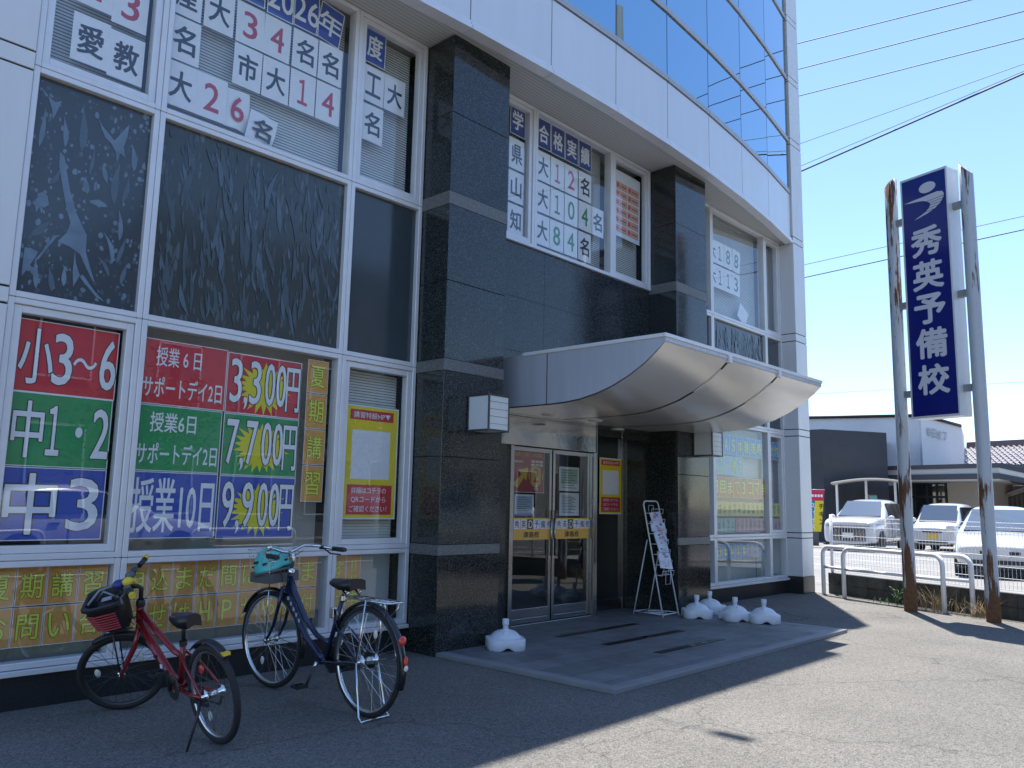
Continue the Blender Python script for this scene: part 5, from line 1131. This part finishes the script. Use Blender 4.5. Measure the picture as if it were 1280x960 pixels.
tuft(12.33, -2.38, 'dry straw coloured grass tuft right of the left sign pole', 150, .34, straw, 1, .30); tuft(12.02, -2.98, 'dry straw coloured grass tuft left of the right sign pole', 120, .28, straw, 2, .25)
def leafy(x, y, label, seed):
    rnd = random.Random(seed); t = empty('leafy_weed', (x, y, 0), 0, label, 'weed'); mb = MB(); m2 = MB()
    for k in range(4):
        a = k*1.6; L_ = rnd.uniform(.16, .30); tip = Vector((.07*math.cos(a), .07*math.sin(a), L_)); mb.tube([(0, 0, 0), tip*.5+Vector((0, 0, .01)), tip], .003, 5)
        for i in range(9):
            p = tip*(.25+.75*i/8); b = rnd.uniform(0, 6.28); d = Vector((math.cos(b), math.sin(b), .3))*.045; s = Vector((-math.sin(b), math.cos(b), 0))*.014
            m2.poly([p, p+d*.5+s, p+d, p+d*.5-s])
    mb.build('stem', gweed, t); m2.build('leaves', gweed, t, recalc=False)
leafy(12.62, -1.76, 'small green leafy weed at the foot of the block wall', 4)
tuft(12.66, -1.70, 'short green grass around the leafy weed', 60, .09, gweed, 5, .25)

# ---------------------------------------------------------------- cars (x forward)
def car(name, loc, rz, label, kind, paint, cat='car', group=None, plate=platem):
    K = dict(  # length, width, height, belt, hood start/end heights, windscreen foot, roof front, roof rear, tail, tyre radius
        van=dict(L=4.7, W=1.72, H=1.74, belt=1.06, nose=.95, hood=1.10, xw=.95, xr=.22, xb=-2.0, xt=-2.28, R=.32, top=.74),
        kei=dict(L=3.4, W=1.48, H=1.66, belt=1.0, nose=.80, hood=.98, xw=1.02, xr=.55, xb=-1.45, xt=-1.66, R=.28, top=.82),
        wagon=dict(L=4.4, W=1.70, H=1.50, belt=.93, nose=.66, hood=.90, xw=.92, xr=.05, xb=-1.5, xt=-2.12, R=.31, top=.70))[kind]
    L_, W, H, R_ = K['L'], K['W'], K['H'], K['R']; xf, xe = L_/2, -L_/2; w = W/2
    t = empty(name, loc, rz, label, cat, group)
    def sec(x, zb, zbelt, ztop, wf=1.0, tf=None):
        tw = K['top'] if tf is None else tf; q = wf*w; cab = ztop-zbelt > .1
        wt = q*tw if cab else q*.86
        return [(x, -q*.86, zb), (x, -q*.98, zb+.12), (x, -q, (zb+zbelt)/2+.05), (x, -q*.965, zbelt), (x, -wt if cab else -q*.9, ztop-(.07 if cab else .0)), (x, -wt*.82, ztop+(0 if cab else .015)), (x, 0, ztop+(.025 if cab else .035)),
                (x, wt*.82, ztop+(0 if cab else .015)), (x, wt if cab else q*.9, ztop-(.07 if cab else .0)), (x, q*.965, zbelt), (x, q, (zb+zbelt)/2+.05), (x, q*.98, zb+.12), (x, q*.86, zb)]
    zb = .20; b = K['belt']; hd = K['hood']; ns = K['nose']
    S_ = [sec(xf-.02, .26, ns-.14, ns-.12, .80), sec(xf, .24, ns-.06, ns-.04, .86), sec(xf-.10, .21, ns, ns+.03, .94), sec(xf-.45, zb, b-.06, (ns+hd)/2+.06, .985), sec(K['xw']+.02, zb, b-.02, hd, 1),
          sec(K['xw']-.04, zb, b, hd+.05, 1, .9), sec(K['xr'], zb, b, H-.05, 1), sec((K['xr']+K['xb'])/2, zb, b, H, 1), sec(K['xb'], zb, b, H-.05, 1), sec(K['xt'], zb+.02, b, b+.12, .97, .86), sec(xe+.03, zb+.06, b-.05, b-.03, .94), sec(xe, .34, b-.2, b-.18, .88)]
    mb = MB(); mb.loft(S_, closed_ring=True); bd = mb.build('body', paint, t); sm = bd.modifiers.new('sub', 'SUBSURF'); sm.levels = 1; sm.render_levels = 2
    def quad(nm, pts, m, off=.012, parent=None, bev=0):
        pts = [Vector(p) for p in pts]; n = (pts[1]-pts[0]).cross(pts[2]-pts[0]).normalized(); c = sum(pts, Vector())/len(pts)
        if n.dot(c-Vector((c.x*.3, 0, .7))) < 0: n = -n
        mb = MB(); mb.prism([p+n*off for p in pts], -n*.05); return mb.build(nm, m, parent or t, bevel=bev)
    tw = w*K['top']; A, Bq = S_[5], S_[6]
    quad('windscreen', [(K['xw']-.0, -w*.80, hd+.045), (K['xw']-.0, w*.80, hd+.045), (K['xr']+.06, tw*.88, H-.10), (K['xr']+.06, -tw*.88, H-.10)], windm, .015)
    n = 3 if kind != 'kei' else 2; xa, xz = K['xr']-.02, K['xb']+.12
    for s in (-1, 1):
        for k in range(n):
            f0, f1 = xa+(xz-xa)*k/n-.03, xa+(xz-xa)*(k+1)/n+.03; fa = f0+(.28 if k == 0 else 0)
            quad('side_window', [(fa, s*w*.965, b+.04), (f1, s*w*.965, b+.04), (f1, s*(tw+(w*.965-tw)*.14), H-.15), (f0, s*(tw+(w*.965-tw)*.14), H-.15)], carglass, .008)
        mb = MB(); mb.ball((K['xw']-.22, s*(w+.10), b+.05), .09, (.6, 1.15, .85), 12); mb.tube([(K['xw']-.2, s*w*.95, b+.01), (K['xw']-.2, s*(w+.06), b+.02)], .02, 6); mb.build('door_mirror', paint, t)
        mb = MB(); mb.ball((xf-.17, s*w*.70, ns-.03), .12, (.9, 1.25, .62), 14); mb.build('headlight', lampm, t)
        for k in range(n-1):
            mb = MB(); x = xa+(xz-xa)*(k+1)/n; mb.box((x-.1, s*(w*.985)-.01, b-.14), (x+.08, s*(w*.985)+.022, b-.11)); mb.build('door_handle', chrome, t)
    if kind == 'van':
        mb = MB(); mb.box((xf-.09, -w*.62, .34), (xf+.012, w*.62, ns-.20)); g = mb.build('grille', dark, t, bevel=.03)
        for k in range(11):
            mb = MB(); y = -w*.55+w*1.1*k/10; mb.box((xf-.03, y-.012, .36), (xf+.024, y+.012, ns-.22)); mb.build('grille_bar', chrome, g)
        mb = MB(); mb.box((xf-.10, -w*.80, ns-.145), (xf+.016, w*.80, ns-.115)); mb.build('grille_bar', chrome, g)
    else:
        mb = MB(); mb.box((xf-.08, -w*.42, ns-.16), (xf+.006, w*.42, ns-.10)); g = mb.build('grille', dark, t, bevel=.015)
        mb = MB(); mb.box((xf-.08, -w*.62, .30), (xf+.010, w*.62, .38)); mb.build('lower_intake', dark, t, bevel=.015)
    mb = MB(); mb.box((K['xw']-.03, -w*.80, hd+.035), (K['xw']+.06, w*.80, hd+.062)); mb.build('wiper_cowl', dark, t, bevel=.01)
    for s in (-1, 1):
        mb = MB()
        for x in (xa+.0, (xa+xz)/2): mb.tube([(x, s*(w+.002), .34), (x, s*(w+.004), .62), (x, s*w*.972, b)], .007, 4)
        mb.build('door_seam', dark, t)
        mb = MB(); mb.ball((xf-.10, s*w*.72, .42), .055, (.6, 1.2, .8), 10); mb.build('fog_lamp', lampm, t)
    mb = MB(); mb.box((xf-.6, -w*.93, .20), (xf+.0, w*.93, .245)); mb.build('under_lip', dark, t, bevel=.01)
    mb = MB(); mb.box((xf+.02, -.165, .44), (xf+.034, .165, .605)); mb.build('number_plate', plate, t)
    for x in (xf-.82, xe+.78):
        for s in (-1, 1):
            mb = MB(); Mx = Matrix.Translation((x, s*(w-.105), R_))@Matrix.Rotation(math.pi/2, 4, 'X')
            mb.lathe([(R_*.62, -.10), (R_*.95, -.10), (R_, -.08), (R_, .08), (R_*.95, .10), (R_*.62, .10)], 24, Mx); wl = mb.build('wheel', rubber, t)
            mb = MB(); mb.lathe([(0, -.085*s), (R_*.2, -.085*s), (R_*.62, -.10*s)], 20, Mx); mb.build('rim', mat('rim_silver2', (.45, .45, .46), .3, .7), wl)
            mb = MB(); mb.lathe([(R_*1.13, -.09), (R_*1.13, .109)], 24, Mx); mb.lathe([(0, .1095*-s), (R_*1.13, .1095*-s)], 24, Mx); mb.build('wheel_arch', dark, t)
    return t
V = math.atan2(.37, .93)
car('minivan', (29.6, 4.55, 0), math.pi+V-R(17), 'white minivan with tall dark grille behind the white fence', 'van', carw, group='cars parked beyond the fence')
car('compact_car', (31.8, 2.62, 0), math.pi+R(20)-R(20), 'small boxy white car with yellow plate between the sign poles', 'kei', carw, group='cars parked beyond the fence', plate=platey)
car('station_wagon', (21.2, -1.30, 0), math.pi+R(13)-R(2), 'white car nearest the fence, behind the right sign pole', 'wagon', carw, group='cars parked beyond the fence')
# street behind the camera, seen as reflections in the glass
car('minivan', (14.5, -10.6, 0), 0, 'silver minivan stopped in the street, mirrored in the entrance doors', 'van', mat('car_silver', (.5, .51, .52), .2, .4, coat=1))
car('station_wagon', (6.2, -10.8, 0), 0, 'white station wagon in the street, mirrored in the shop windows', 'wagon', carw)
for k, x in enumerate((2.5, 7.0, 11.5)):
    guard((x, -8.3), (x+2.1, -8.3), ('white guard pipe along the street, mirrored in the left windows', 'white guard pipe along the street, mirrored in the column', 'white guard pipe along the street, mirrored in the doors')[k])

# ---------------------------------------------------------------- buildings beyond the parking lot
cam0 = Vector((0, -5.801, 0))
def pol(d, ux, uy): q = Vector((ux, uy, 0)).normalized(); return cam0+q*d
def block(mb, a, b, depth, z0, z1):
    """box with front face from a to b (ground points), pushed back by depth"""
    a, b = Vector(a), Vector(b); d = (b-a).normalized(); n = Vector((-d.y, d.x, 0))
    if n.dot(a-cam0) < 0: n = -n
    mb.prism([a+Vector((0, 0, z0)), b+Vector((0, 0, z0)), b+n*depth+Vector((0, 0, z0)), a+n*depth+Vector((0, 0, z0))], (0, 0, z1-z0)); return n
tan = mat('clinic_white', (.74, .73, .73), .7, var=.06, vscale=.6); char = mat('clinic_charcoal', (.045, .05, .06), .8, var=.12, vscale=2, bump=.2, bscale=12); beige = mat('clinic_beige', (.52, .47, .40), .8, var=.05)
C_ = empty('clinic', pol(44, .96, .28), 0, 'low modern white and charcoal clinic with flat roofed porch across the parking lot', 'building'); c0 = C_.location.copy()
def cp(mb, n, m, parent=None, **k):
    o = mb.build(n, m, parent or C_, **k)
    if parent is None: o.location = -c0
    return o
mb = MB(); a, b, c = pol(38, .905, .42), pol(40.5, .951, .308), pol(36.5, .93, .372)
mb2 = MB(); mb2.prism([pol(37.0, .9285, .3712), pol(39.2, .951, .308), pol(48, .951, .308), pol(48, .88, .46), pol(37.6, .915, .40)], (0, 0, 4.72)); cp(mb2, 'charcoal_wing', char)
wa_, wc_, we_ = pol(47, .925, .38), pol(44.2, .9615, .2745), pol(47, .9715, .237)
mb.prism([pol(46, .90, .43), pol(44.5, .9610, .2765), wc_, we_, pol(58, .972, .235), pol(58, .9, .43)], (0, 0, 5.25)); wv = mb.build('white_wing', tan, C_); wv.location = -c0
# raise the roof line towards the corner
for v in wv.data.vertices:
    if v.co.z > 1:
        p = Vector((v.co.x, v.co.y, 0)); v.co.z = 5.95 if (p-pol(44.5, .9610, .2765)).length < 2 else (5.62 if (p-we_).length < 2 else 6.1)
pts = [pol(46, .90, .43), pol(44.5, .9610, .2765), wc_, we_]; zs = [6.1, 5.95, 5.95, 5.62]
mb = MB()
for i in range(3):
    p, q = pts[i], pts[i+1]; mb.loft([[(p.x, p.y, zs[i]-.02), (p.x-.12, p.y-.05, zs[i]-.02), (p.x-.12, p.y-.05, zs[i]+.12), (p.x, p.y, zs[i]+.12)], [(q.x, q.y, zs[i+1]-.02), (q.x-.12, q.y-.05, zs[i+1]-.02), (q.x-.12, q.y-.05, zs[i+1]+.12), (q.x, q.y, zs[i+1]+.12)]])
cp(mb, 'roof_edge', dark)
# standing letters on the white wall
dl = (we_-wc_).normalized(); ln = Vector((dl.y, -dl.x, 0)); ln = ln if ln.dot(cam0-wc_) > 0 else -ln
for k, ch in enumerate('毎日皮フ'[:4]):
    o = text(ch, 0, 0, .30, .42, mat('sign_steel', (.30, .32, .35), .4, .3), C_, y=0, off=.03, name='wall_letter')
    o.matrix_world = Matrix.Translation(wc_+dl*(.55+.42*k)+ln*.06+Vector((0, 0, 5.20-.05*k))) @ Matrix.Rotation(math.atan2(dl.y, dl.x), 4, 'Z')
# porch: dark and pale bands, glass entrance, beige wall
pa, pb_ = pol(40.0, .949, .3155), pol(37.5, .9785, .206); pb2 = pol(36.5, .985, .172)
mb = MB(); block(mb, pa, pb_, 7, 3.12, 3.30); block(mb, pa, pb_, 7, 2.68, 2.90); cp(mb, 'porch_band', mat('band_charcoal', (.06, .065, .08), .6))
mb = MB(); block(mb, pa+Vector((.12, .03, 0)), pb_+Vector((.12, 0, 0)), 6.8, 2.62, 3.25); por = cp(mb, 'porch_roof', mat('porch_white', (.62, .62, .62), .6))
mb = MB(); A, E = pb_, pol(38.5, .9895, .146)
mb.prism([A+Vector((0, 0, 3.30)), E+Vector((0, 0, 2.72)), E+Vector((0, 0, 2.55)), A+Vector((0, 0, 3.12))], (3, .5, 0)); mb.prism([A+Vector((0, 0, 2.90)), E+Vector((0, 0, 2.40)), E+Vector((0, 0, 2.25)), A+Vector((0, 0, 2.68))], (3, .5, 0)); cp(mb, 'porch_band', mat('band_charcoal', (.06, .065, .08), .6))
mb = MB(); mb.prism([A+Vector((0.05, 0, 3.12)), E+Vector((.05, 0, 2.55)), E+Vector((.05, 0, 2.40)), A+Vector((.05, 0, 2.90))], (2.9, .5, 0)); cp(mb, 'porch_roof', mat('porch_white', (.62, .62, .62), .6))
ga, gb = pol(42, .9535, .3015), pol(41.3, .9672, .254); mb = MB(); n = block(mb, ga, gb, .3, 0, 2.62); cp(mb, 'glass_entrance', carglass)
mb = MB(); d = (gb-ga).normalized(); Lg = (gb-ga).length
for q in (0, .13, .36, .6, .8, .97): p = ga+d*(Lg*q)-n*.06; block(mb, p, p+d*.08, .08, 0, 2.62)
block(mb, ga-n*.05, gb-n*.05, .07, 1.95, 2.05); cp(mb, 'entrance_frame', dark)
mb = MB(); p = ga+d*(Lg*.17)-n*.03; block(mb, p, p+d*Lg*.17, .05, .02, 2.6); cp(mb, 'frosted_panel', mat('frosted_green', (.28, .36, .35), .4))
mb = MB(); ba, bb_ = pol(41.2, .9674, .2532), pol(40.6, .9755, .2205); block(mb, ba, bb_, 3, 0, 2.64); cp(mb, 'beige_wall', beige)
mb = MB(); block(mb, pol(41.5, .936, .352), pol(41.8, .9535, .3015), .3, 0, 2.5); cp(mb, 'side_wall', char)
mb = MB(); q = pol(41.2, .941, .34); mb.box((q.x-.06, q.y-.2, 1.75), (q.x-.02, q.y+.15, 2.15)); cp(mb, 'wall_plate', whitep)
# arched shelter beside the clinic
ar0, ar1 = pol(35.0, .9315, .3645), pol(36.5, .9545, .298); T_ = empty('arched_shelter', ar0, 0, 'white arched bicycle shelter roof against the charcoal wing', 'shelter'); mb = MB(); d = ar1-ar0; rings = []
for i in range(13):
    s = i/12; z = 2.25+.32*math.sin(math.pi*(.10+.60*s)); rings.append([d*s+Vector((0, 0, z)), d*s+Vector((0, 0, z+.06)), d*s+Vector((2.2, .7, z+.06)), d*s+Vector((2.2, .7, z))])
mb.loft(rings); mb.build('arched_roof', mat('shelter_cream', (.55, .53, .48), .5), T_)
for s in (.06, .5, .94):
    mb = MB(); z = 2.25+.32*math.sin(math.pi*(.10+.60*s)); p = d*s+Vector((1.1, .35, 0)); mb.box((p.x-.04, p.y-.04, 0), (p.x+.04, p.y+.04, z+.02)); mb.build('post', alu, T_)
# banner flags
def banner(loc, label, h, w_, kind, lean):
    t = empty('banner_flag', loc, math.atan2(-.93, .37)+R(8), label, 'banner flag'); mb = MB(); mb.tube([(0, 0, 0), (0, 0, h)], .014, 8); mb.tube([(-.05, 0, h-.02), (w_, 0, h-.02)], .008, 6); mb.build('pole', whitem, t)
    def fl_(nm, x0, x1, z0, z1, m, y=0):
        mb = MB(); n = 6; rings = []
        for i in range(n+1):
            z = z0+(z1-z0)*i/n; sh = lean*(h-z)*-.25; rings.append([(x0+sh, y+.02*math.sin(3*z), z), ((x0+x1)/2+sh, y+.02*math.sin(3*z+1), z), (x1+sh, y+.02*math.sin(3*z+2), z)])
        mb.loft(rings, closed_ring=False, cap=False); return mb.build(nm, m, t)
    if kind == 'r':
        fl_('red_header', .02, w_, h-.42, h-.04, mat('flag_red', (.62, .03, .09), .7)); fl_('blue_half', .02, w_*.52, .55, h-.42, mat('flag_blue', (.01, .20, .55), .7)); fl_('yellow_half', w_*.52, w_, .55, h-.42, mat('flag_yellow', (.80, .65, .03), .7))
        for k, ch in enumerate('スパイス'): text(ch, w_*.30, h-.60-.25*k, .15, .17, inkwhite, t, y=-.035, off=.02)
        for k, ch in enumerate('チキン'): text(ch, w_*.78, h-.62-.27*k, .17, .19, black, t, y=-.035, off=.03)
        for k in range(5): text('◆' if False else '■', .1+.1*k, h-.24, .07, .09, inkwhite, t, y=-.03, off=.0)
    else:
        fl_('cloth', .02, w_, .8, h-.05, mat('flag_teal', (.22, .50, .55), .7))
    return t
banner(pol(31.5, .9215, .3885), 'red, blue and yellow banner flag with katakana left of the minivan', 2.06, .62, 'r', .45)
banner(pol(38, .9447, .328), 'small pale teal banner flag behind the minivan roof', 2.0, .34, 't', -.3)
# dark mesh screen left of the flag
mb = MB(); q0, q1 = pol(33, .916, .40), pol(33, .926, .378); block(mb, q0, q1, .04, 0, 1.1); tag(mb.build('boundary_fence', mat('fence_dark', (.10, .105, .11), .7)), 'dark grey mesh boundary fence at the foot of the charcoal wing', 'fence')
# tiled roof house and the brown shed
def tile_roof_mat():
    M = bpy.data.materials.new('roof_tile'); M.use_nodes = True; t = M.node_tree; b = t.nodes['Principled BSDF']; b.inputs['Base Color'].default_value = (.36, .33, .33, 1); b.inputs['Roughness'].default_value = .35
    return M
rtile = tile_roof_mat(); wood = mat('dark_boards', (.055, .045, .038), .8, var=.3, vscale=3)
def tiled_house(label, a, b, zE, zR, dep, wallm, mm=rtile, ridge=True):
    h = empty('tiled_house', a, 0, label, 'house'); a0 = Vector(a); d = (Vector(b)-a0); Lh = d.length; d.normalize(); n = Vector((-d.y, d.x, 0)); n = n if n.dot(a0-cam0) > 0 else -n
    mb = MB(); mb.prism([n*.5, d*Lh+n*.5, d*Lh+n*(2*dep-.5), n*(2*dep-.5)], (0, 0, zE)); wv = mb.build('wall', wallm, h)
    for s in (.15, .45, .75):
        mb = MB(); p = d*(Lh*s)+n*.47; mb.prism([p+Vector((0, 0, zE-1.1)), p+d*1.6+Vector((0, 0, zE-1.1)), p+d*1.6+Vector((0, 0, zE-.25)), p+Vector((0, 0, zE-.25))], n*.06); wn = mb.build('window', mat('window_dull', (.16, .17, .18), .3), h)
        mb = MB(); mb.prism([p+d*.77-n*.02+Vector((0, 0, zE-1.1)), p+d*.83-n*.02+Vector((0, 0, zE-1.1)), p+d*.83-n*.02+Vector((0, 0, zE-.25)), p+d*.77-n*.02+Vector((0, 0, zE-.25))], n*.03); mb.build('frame', alu, wn)
    # wavy tile courses, front and back slope
    mb = MB(); cw = .30; nc = int(Lh/cw); rows_ = 9
    for side in (0, 1):
        for r_ in range(rows_):
            s0, s1 = r_/rows_, (r_+1)/rows_+.02
            ring0, ring1 = [], []
            for k in range(nc*4+1):
                x = k*cw/4; wv_ = .05*math.cos(k*math.pi/2)
                for lst, s, dz in ((ring0, s0, .06), (ring1, s1, 0)):
                    off = s*dep if side == 0 else 2*dep-s*dep
                    lst.append(d*x+n*off+Vector((0, 0, zE+(zR-zE)*s+wv_+dz)))
            mb.loft([ring0, ring1], closed_ring=False, cap=False, smooth=False)
    rf = mb.build('roof', mm, h)
    mb = MB(); mb.prism([n*(dep-.16)+Vector((0, 0, zR)), n*(dep+.16)+Vector((0, 0, zR)), n*(dep+.10)+Vector((0, 0, zR+.32)), n*(dep-.10)+Vector((0, 0, zR+.32))], d*Lh); mb.build('ridge', mat('ridge_brown', (.13, .09, .085), .6), rf)
    return h
tiled_house('old house with shiny grey wave tile roof behind the clinic', pol(52, .965, .262), pol(47, .9985, .055), 3.9, 5.1, 3.2, wood)
sh = empty('storage_shed', pol(43, .978, .2085), 0, 'olive brown corrugated shed beside the clinic porch', 'shed'); d = (pol(41, .9965, .083)-pol(43, .978, .2085)); Ls = d.length; d.normalize(); n = Vector((-d.y, d.x, 0)); n = n if n.x > 0 else -n
mb = MB(); pr2 = []
N_ = 60
for k in range(N_+1): s = k/N_; x = Ls*s; pr2.append((x, 1.9+1.0*(1-abs(s*2-1))))
mb.loft([[d*x+n*(.05 if k % 2 else 0), d*x+n*(.05 if k % 2 else 0)+Vector((0, 0, z))] for k, (x, z) in enumerate(pr2)], closed_ring=False, cap=False, smooth=False); mb.build('wall', mat('shed_brown', (.12, .11, .085), .7, var=.1), sh)
mb = MB()
for s in (0, 1):
    e = d*(-.3 if s == 0 else Ls+.3); r_ = d*(Ls/2); mb.prism([e-n*.3+Vector((0, 0, 1.82)), r_-n*.3+Vector((0, 0, 2.98)), r_-n*.3+Vector((0, 0, 3.08)), e-n*.3+Vector((0, 0, 1.92))], n*6)
mb.build('roof', rtile, sh)
tiled_house('low outbuilding with pale tiled roof between the clinic and the shed', pol(46, .9735, .2285), pol(46, .9805, .1965), 2.3, 2.75, 1.2, wood)
mb = MB(); q = pol(41.5, .9765, .2155); mb.box((q.x-.02, q.y-.25, .6), (q.x+.3, q.y+.25, 1.7)); o = mb.build('meter_cabinet', mat('cabinet_cream', (.42, .38, .32), .6), bevel=.02); tag(o, 'cream utility cabinet beside the dark outbuilding', 'cabinet')
# brownish apartment far right, a sliver at the picture edge
far = empty('apartment_block', pol(120, .986, .17), 0, 'distant tan apartment block at the right edge', 'building'); mb = MB(); mb.box((0, -8, 0), (12, 1.2, 8)); 
mb.build('wall', mat('apartment_tan', (.35, .25, .2), .8), far); mb = MB(); mb.box((-.2, -8.2, 8), (12.2, 1.4, 8.4)); mb.build('roof', dark, far)

# ---------------------------------------------------------------- wires, utility pole, houses across the street (mirrored in the glass)
def scaled(p, z): f = (z-1.32)/(9-1.32); return Vector((p[0]*f, -5.801+(p[1]+5.801)*f, z))
def wire(pa, pb, z, r, label, z2=None, sag=.0, kind='overhead wire', rings_=0):
    a, b = scaled(pa, z), scaled(pb, z2 or z); d = (a-b)
    E0 = b-d*1.3; E1 = a+d*9; pts = []
    for i in range(41):
        s = i/40; p = E0+(E1-E0)*s; pts.append(p-Vector((0, 0, sag*math.sin(math.pi*min(1, max(0, (s-.0)))))))
    c = pts[20]; mb = MB(); mb.tube([p-c for p in pts], r, 6)
    o = mb.build('overhead_wire', mat('wire_black', (.03, .032, .038), .6), loc=c); tag(o, label, kind, 'overhead wires'); return o
wire((12.43, -.73), (12.96, -3.11), 10.9, .010, 'topmost overhead wire crossing the upper right sky'); wire((13.21, -.39), (13.80, -3.65), 10.7, .010, 'second overhead wire from the top'); wire((14.13, 0), (14.64, -3.49), 10.5, .010, 'third overhead wire from the top')
wire((16.09, .81), (15.52, -3.32), 9.6, .006, 'thin overhead wire just above the thick cable'); 
wire((17.47, 1.37), (15.88, -3.25), 9.0, .017, 'thick overhead cable above the sign'); wire((17.20, 1.30), (15.80, -3.24), 9.06, .006, 'thin messenger wire along the thick cable')
wire((24.6, 4.3), (23.92, -1.73), 9.0, .009, 'thin wire behind the top of the sign'); wire((26.01, 4.89), (25.1, -1.5), 9.0, .016, 'lower cable passing behind the sign'); 
o = wire((26.01, 4.89), (25.1, -1.5), 9.1, .006, 'thin wire directly above the lower cable')
mb = MB(); a, b = pol(80, .932, .363)+Vector((0, 0, 12.0)), pol(80, .985, .17)+Vector((0, 0, 12.3)); mb.tube([Vector((0, 0, 0))-(b-a)*.4, (b-a)*1.3], .02, 5); tag(mb.build('overhead_wire', mat('wire_grey', (.25, .28, .32), .6), loc=a), 'faint low wire above the clinic roof', 'overhead wire', 'overhead wires')
# pole with transformer, at the roadside out of the frame
U_ = empty('utility_pole', (17.4, -7.6, 0), 0, 'grey concrete utility pole with transformer and insulators, mirrored in the upper glass', 'utility pole'); conc = mat('pole_concrete', (.05, .05, .05), .8, var=.1)
mb = MB(); mb.tube([(0, 0, 0), (0, 0, 15)], [.24, .19], 16); mb.build('pole_shaft', conc, U_)
for z, s in ((11.3, 1.0), (12.0, 1.2), (12.8, 1.0)):
    mb = MB(); mb.box((-.05, -s*1.3, z), (.05, .35, z+.09)); arm = mb.build('cross_arm', greyp, U_)
    for y in (.28, -.4*s, -.8*s, -1.2*s): mb = MB(); mb.lathe([(.02, z+.09), (.06, z+.12), (.03, z+.16), (.06, z+.2), (.03, z+.24), (.05, z+.28), (0, z+.3)], 10, Matrix.Translation((0, y, 0))); mb.build('insulator', blackp, arm)
mb = MB(); mb.lathe([(0, 11.0), (.26, 11.0), (.28, 11.1), (.28, 11.8), (.26, 11.9), (0, 11.9)], 16, Matrix.Translation((-.1, -.55, .35))); mb.build('transformer', greyp, U_)
mb = MB(); mb.tube([(0, 0, 9.2), (-.7, .5, 9.6), (-1.2, .8, 9.62)], .03, 8); mb.ball((-1.45, .98, 9.6), .18, (1.6, 1, .5)); mb.build('street_lamp', greyp, U_)
def town(x0, x1, y, h, m, label, floors, dep=9):
    t = empty('town_building', ((x0+x1)/2, y, 0), 0, label, 'building'); hw = (x1-x0)/2; mb = MB(); mb.box((-hw, -dep, 0), (hw, 0, h)); mb.build('wall', m, t)
    mb = MB(); mb.box((-hw-.1, -dep-.1, h), (hw+.1, .12, h+.35)); mb.build('roof', mat('town_roof', (.16, .16, .16), .7), t)
    n = max(2, int((x1-x0)/2.4)); fh = h/floors
    for f in range(floors):
        for k in range(n):
            x = -hw+(k+.5)*2*hw/n; mb = MB(); mb.box((x-.7, -.05, f*fh+.8), (x+.7, .02, f*fh+fh-.6)); wn = mb.build('window', carglass, t)
            mb = MB(); ring(mb, x-.75, x+.75, f*fh+.75, f*fh+fh-.55, .06, -.02, .05); mb.build('frame', alu, wn)
    return t
town(-4, 9.5, -19, 7.6, mat('town_brown', (.13, .11, .095), .8, var=.1, vscale=.7), 'brown two-storey shop building across the street, mirrored in the dark windows', 2)
town(10.5, 22, -20, 10.2, mat('town_grey', (.20, .20, .20), .8, var=.1, vscale=.7), 'grey three-storey block across the street, mirrored in the first column', 3)
town(24, 40, -21, 7.0, mat('town_cream', (.34, .32, .28), .8, var=.1, vscale=.7), 'cream two-storey building across the street, mirrored in the right windows', 2)
# street trees across the road, mirrored in the door glass
def tree(x, y, h, label, seed):
    rnd = random.Random(seed); t = empty('street_tree', (x, y, 0), 0, label, 'tree', 'trees across the street'); mb = MB(); mb.tube([(0, 0, 0), (.05, 0, h*.35), (0, .1, h*.7)], [.14, .10, .04], 8)
    for k in range(6): a = k*1.05; mb.tube([(.03, 0, h*(.35+.05*k)), (.9*math.cos(a), .9*math.sin(a), h*(.55+.05*k))], [.05, .015], 6)
    mb.build('trunk', mat('bark', (.08, .06, .045), .9), t); mb = MB()
    for k in range(2600):
        u = rnd.gauss(0, .55), rnd.gauss(0, .55), rnd.gauss(0, .5); p = Vector((u[0]*h*.32, u[1]*h*.32, h*.68+u[2]*h*.28)); a, b = rnd.uniform(0, 6.28), rnd.uniform(-.8, .8); d = Vector((math.cos(a)*math.cos(b), math.sin(a)*math.cos(b), math.sin(b)))*.09; s = d.orthogonal().normalized()*.04
        mb.poly([p-d, p+s, p+d, p-s])
    mb.build('crown', mat('leaf_green', (.05, .11, .025), .6, var=.4, vscale=2), t, recalc=False)
tree(9.9, -17.0, 5.0, 'left leafy tree across the street', 11); tree(16.5, -17.2, 5.6, 'right leafy tree across the street', 12)
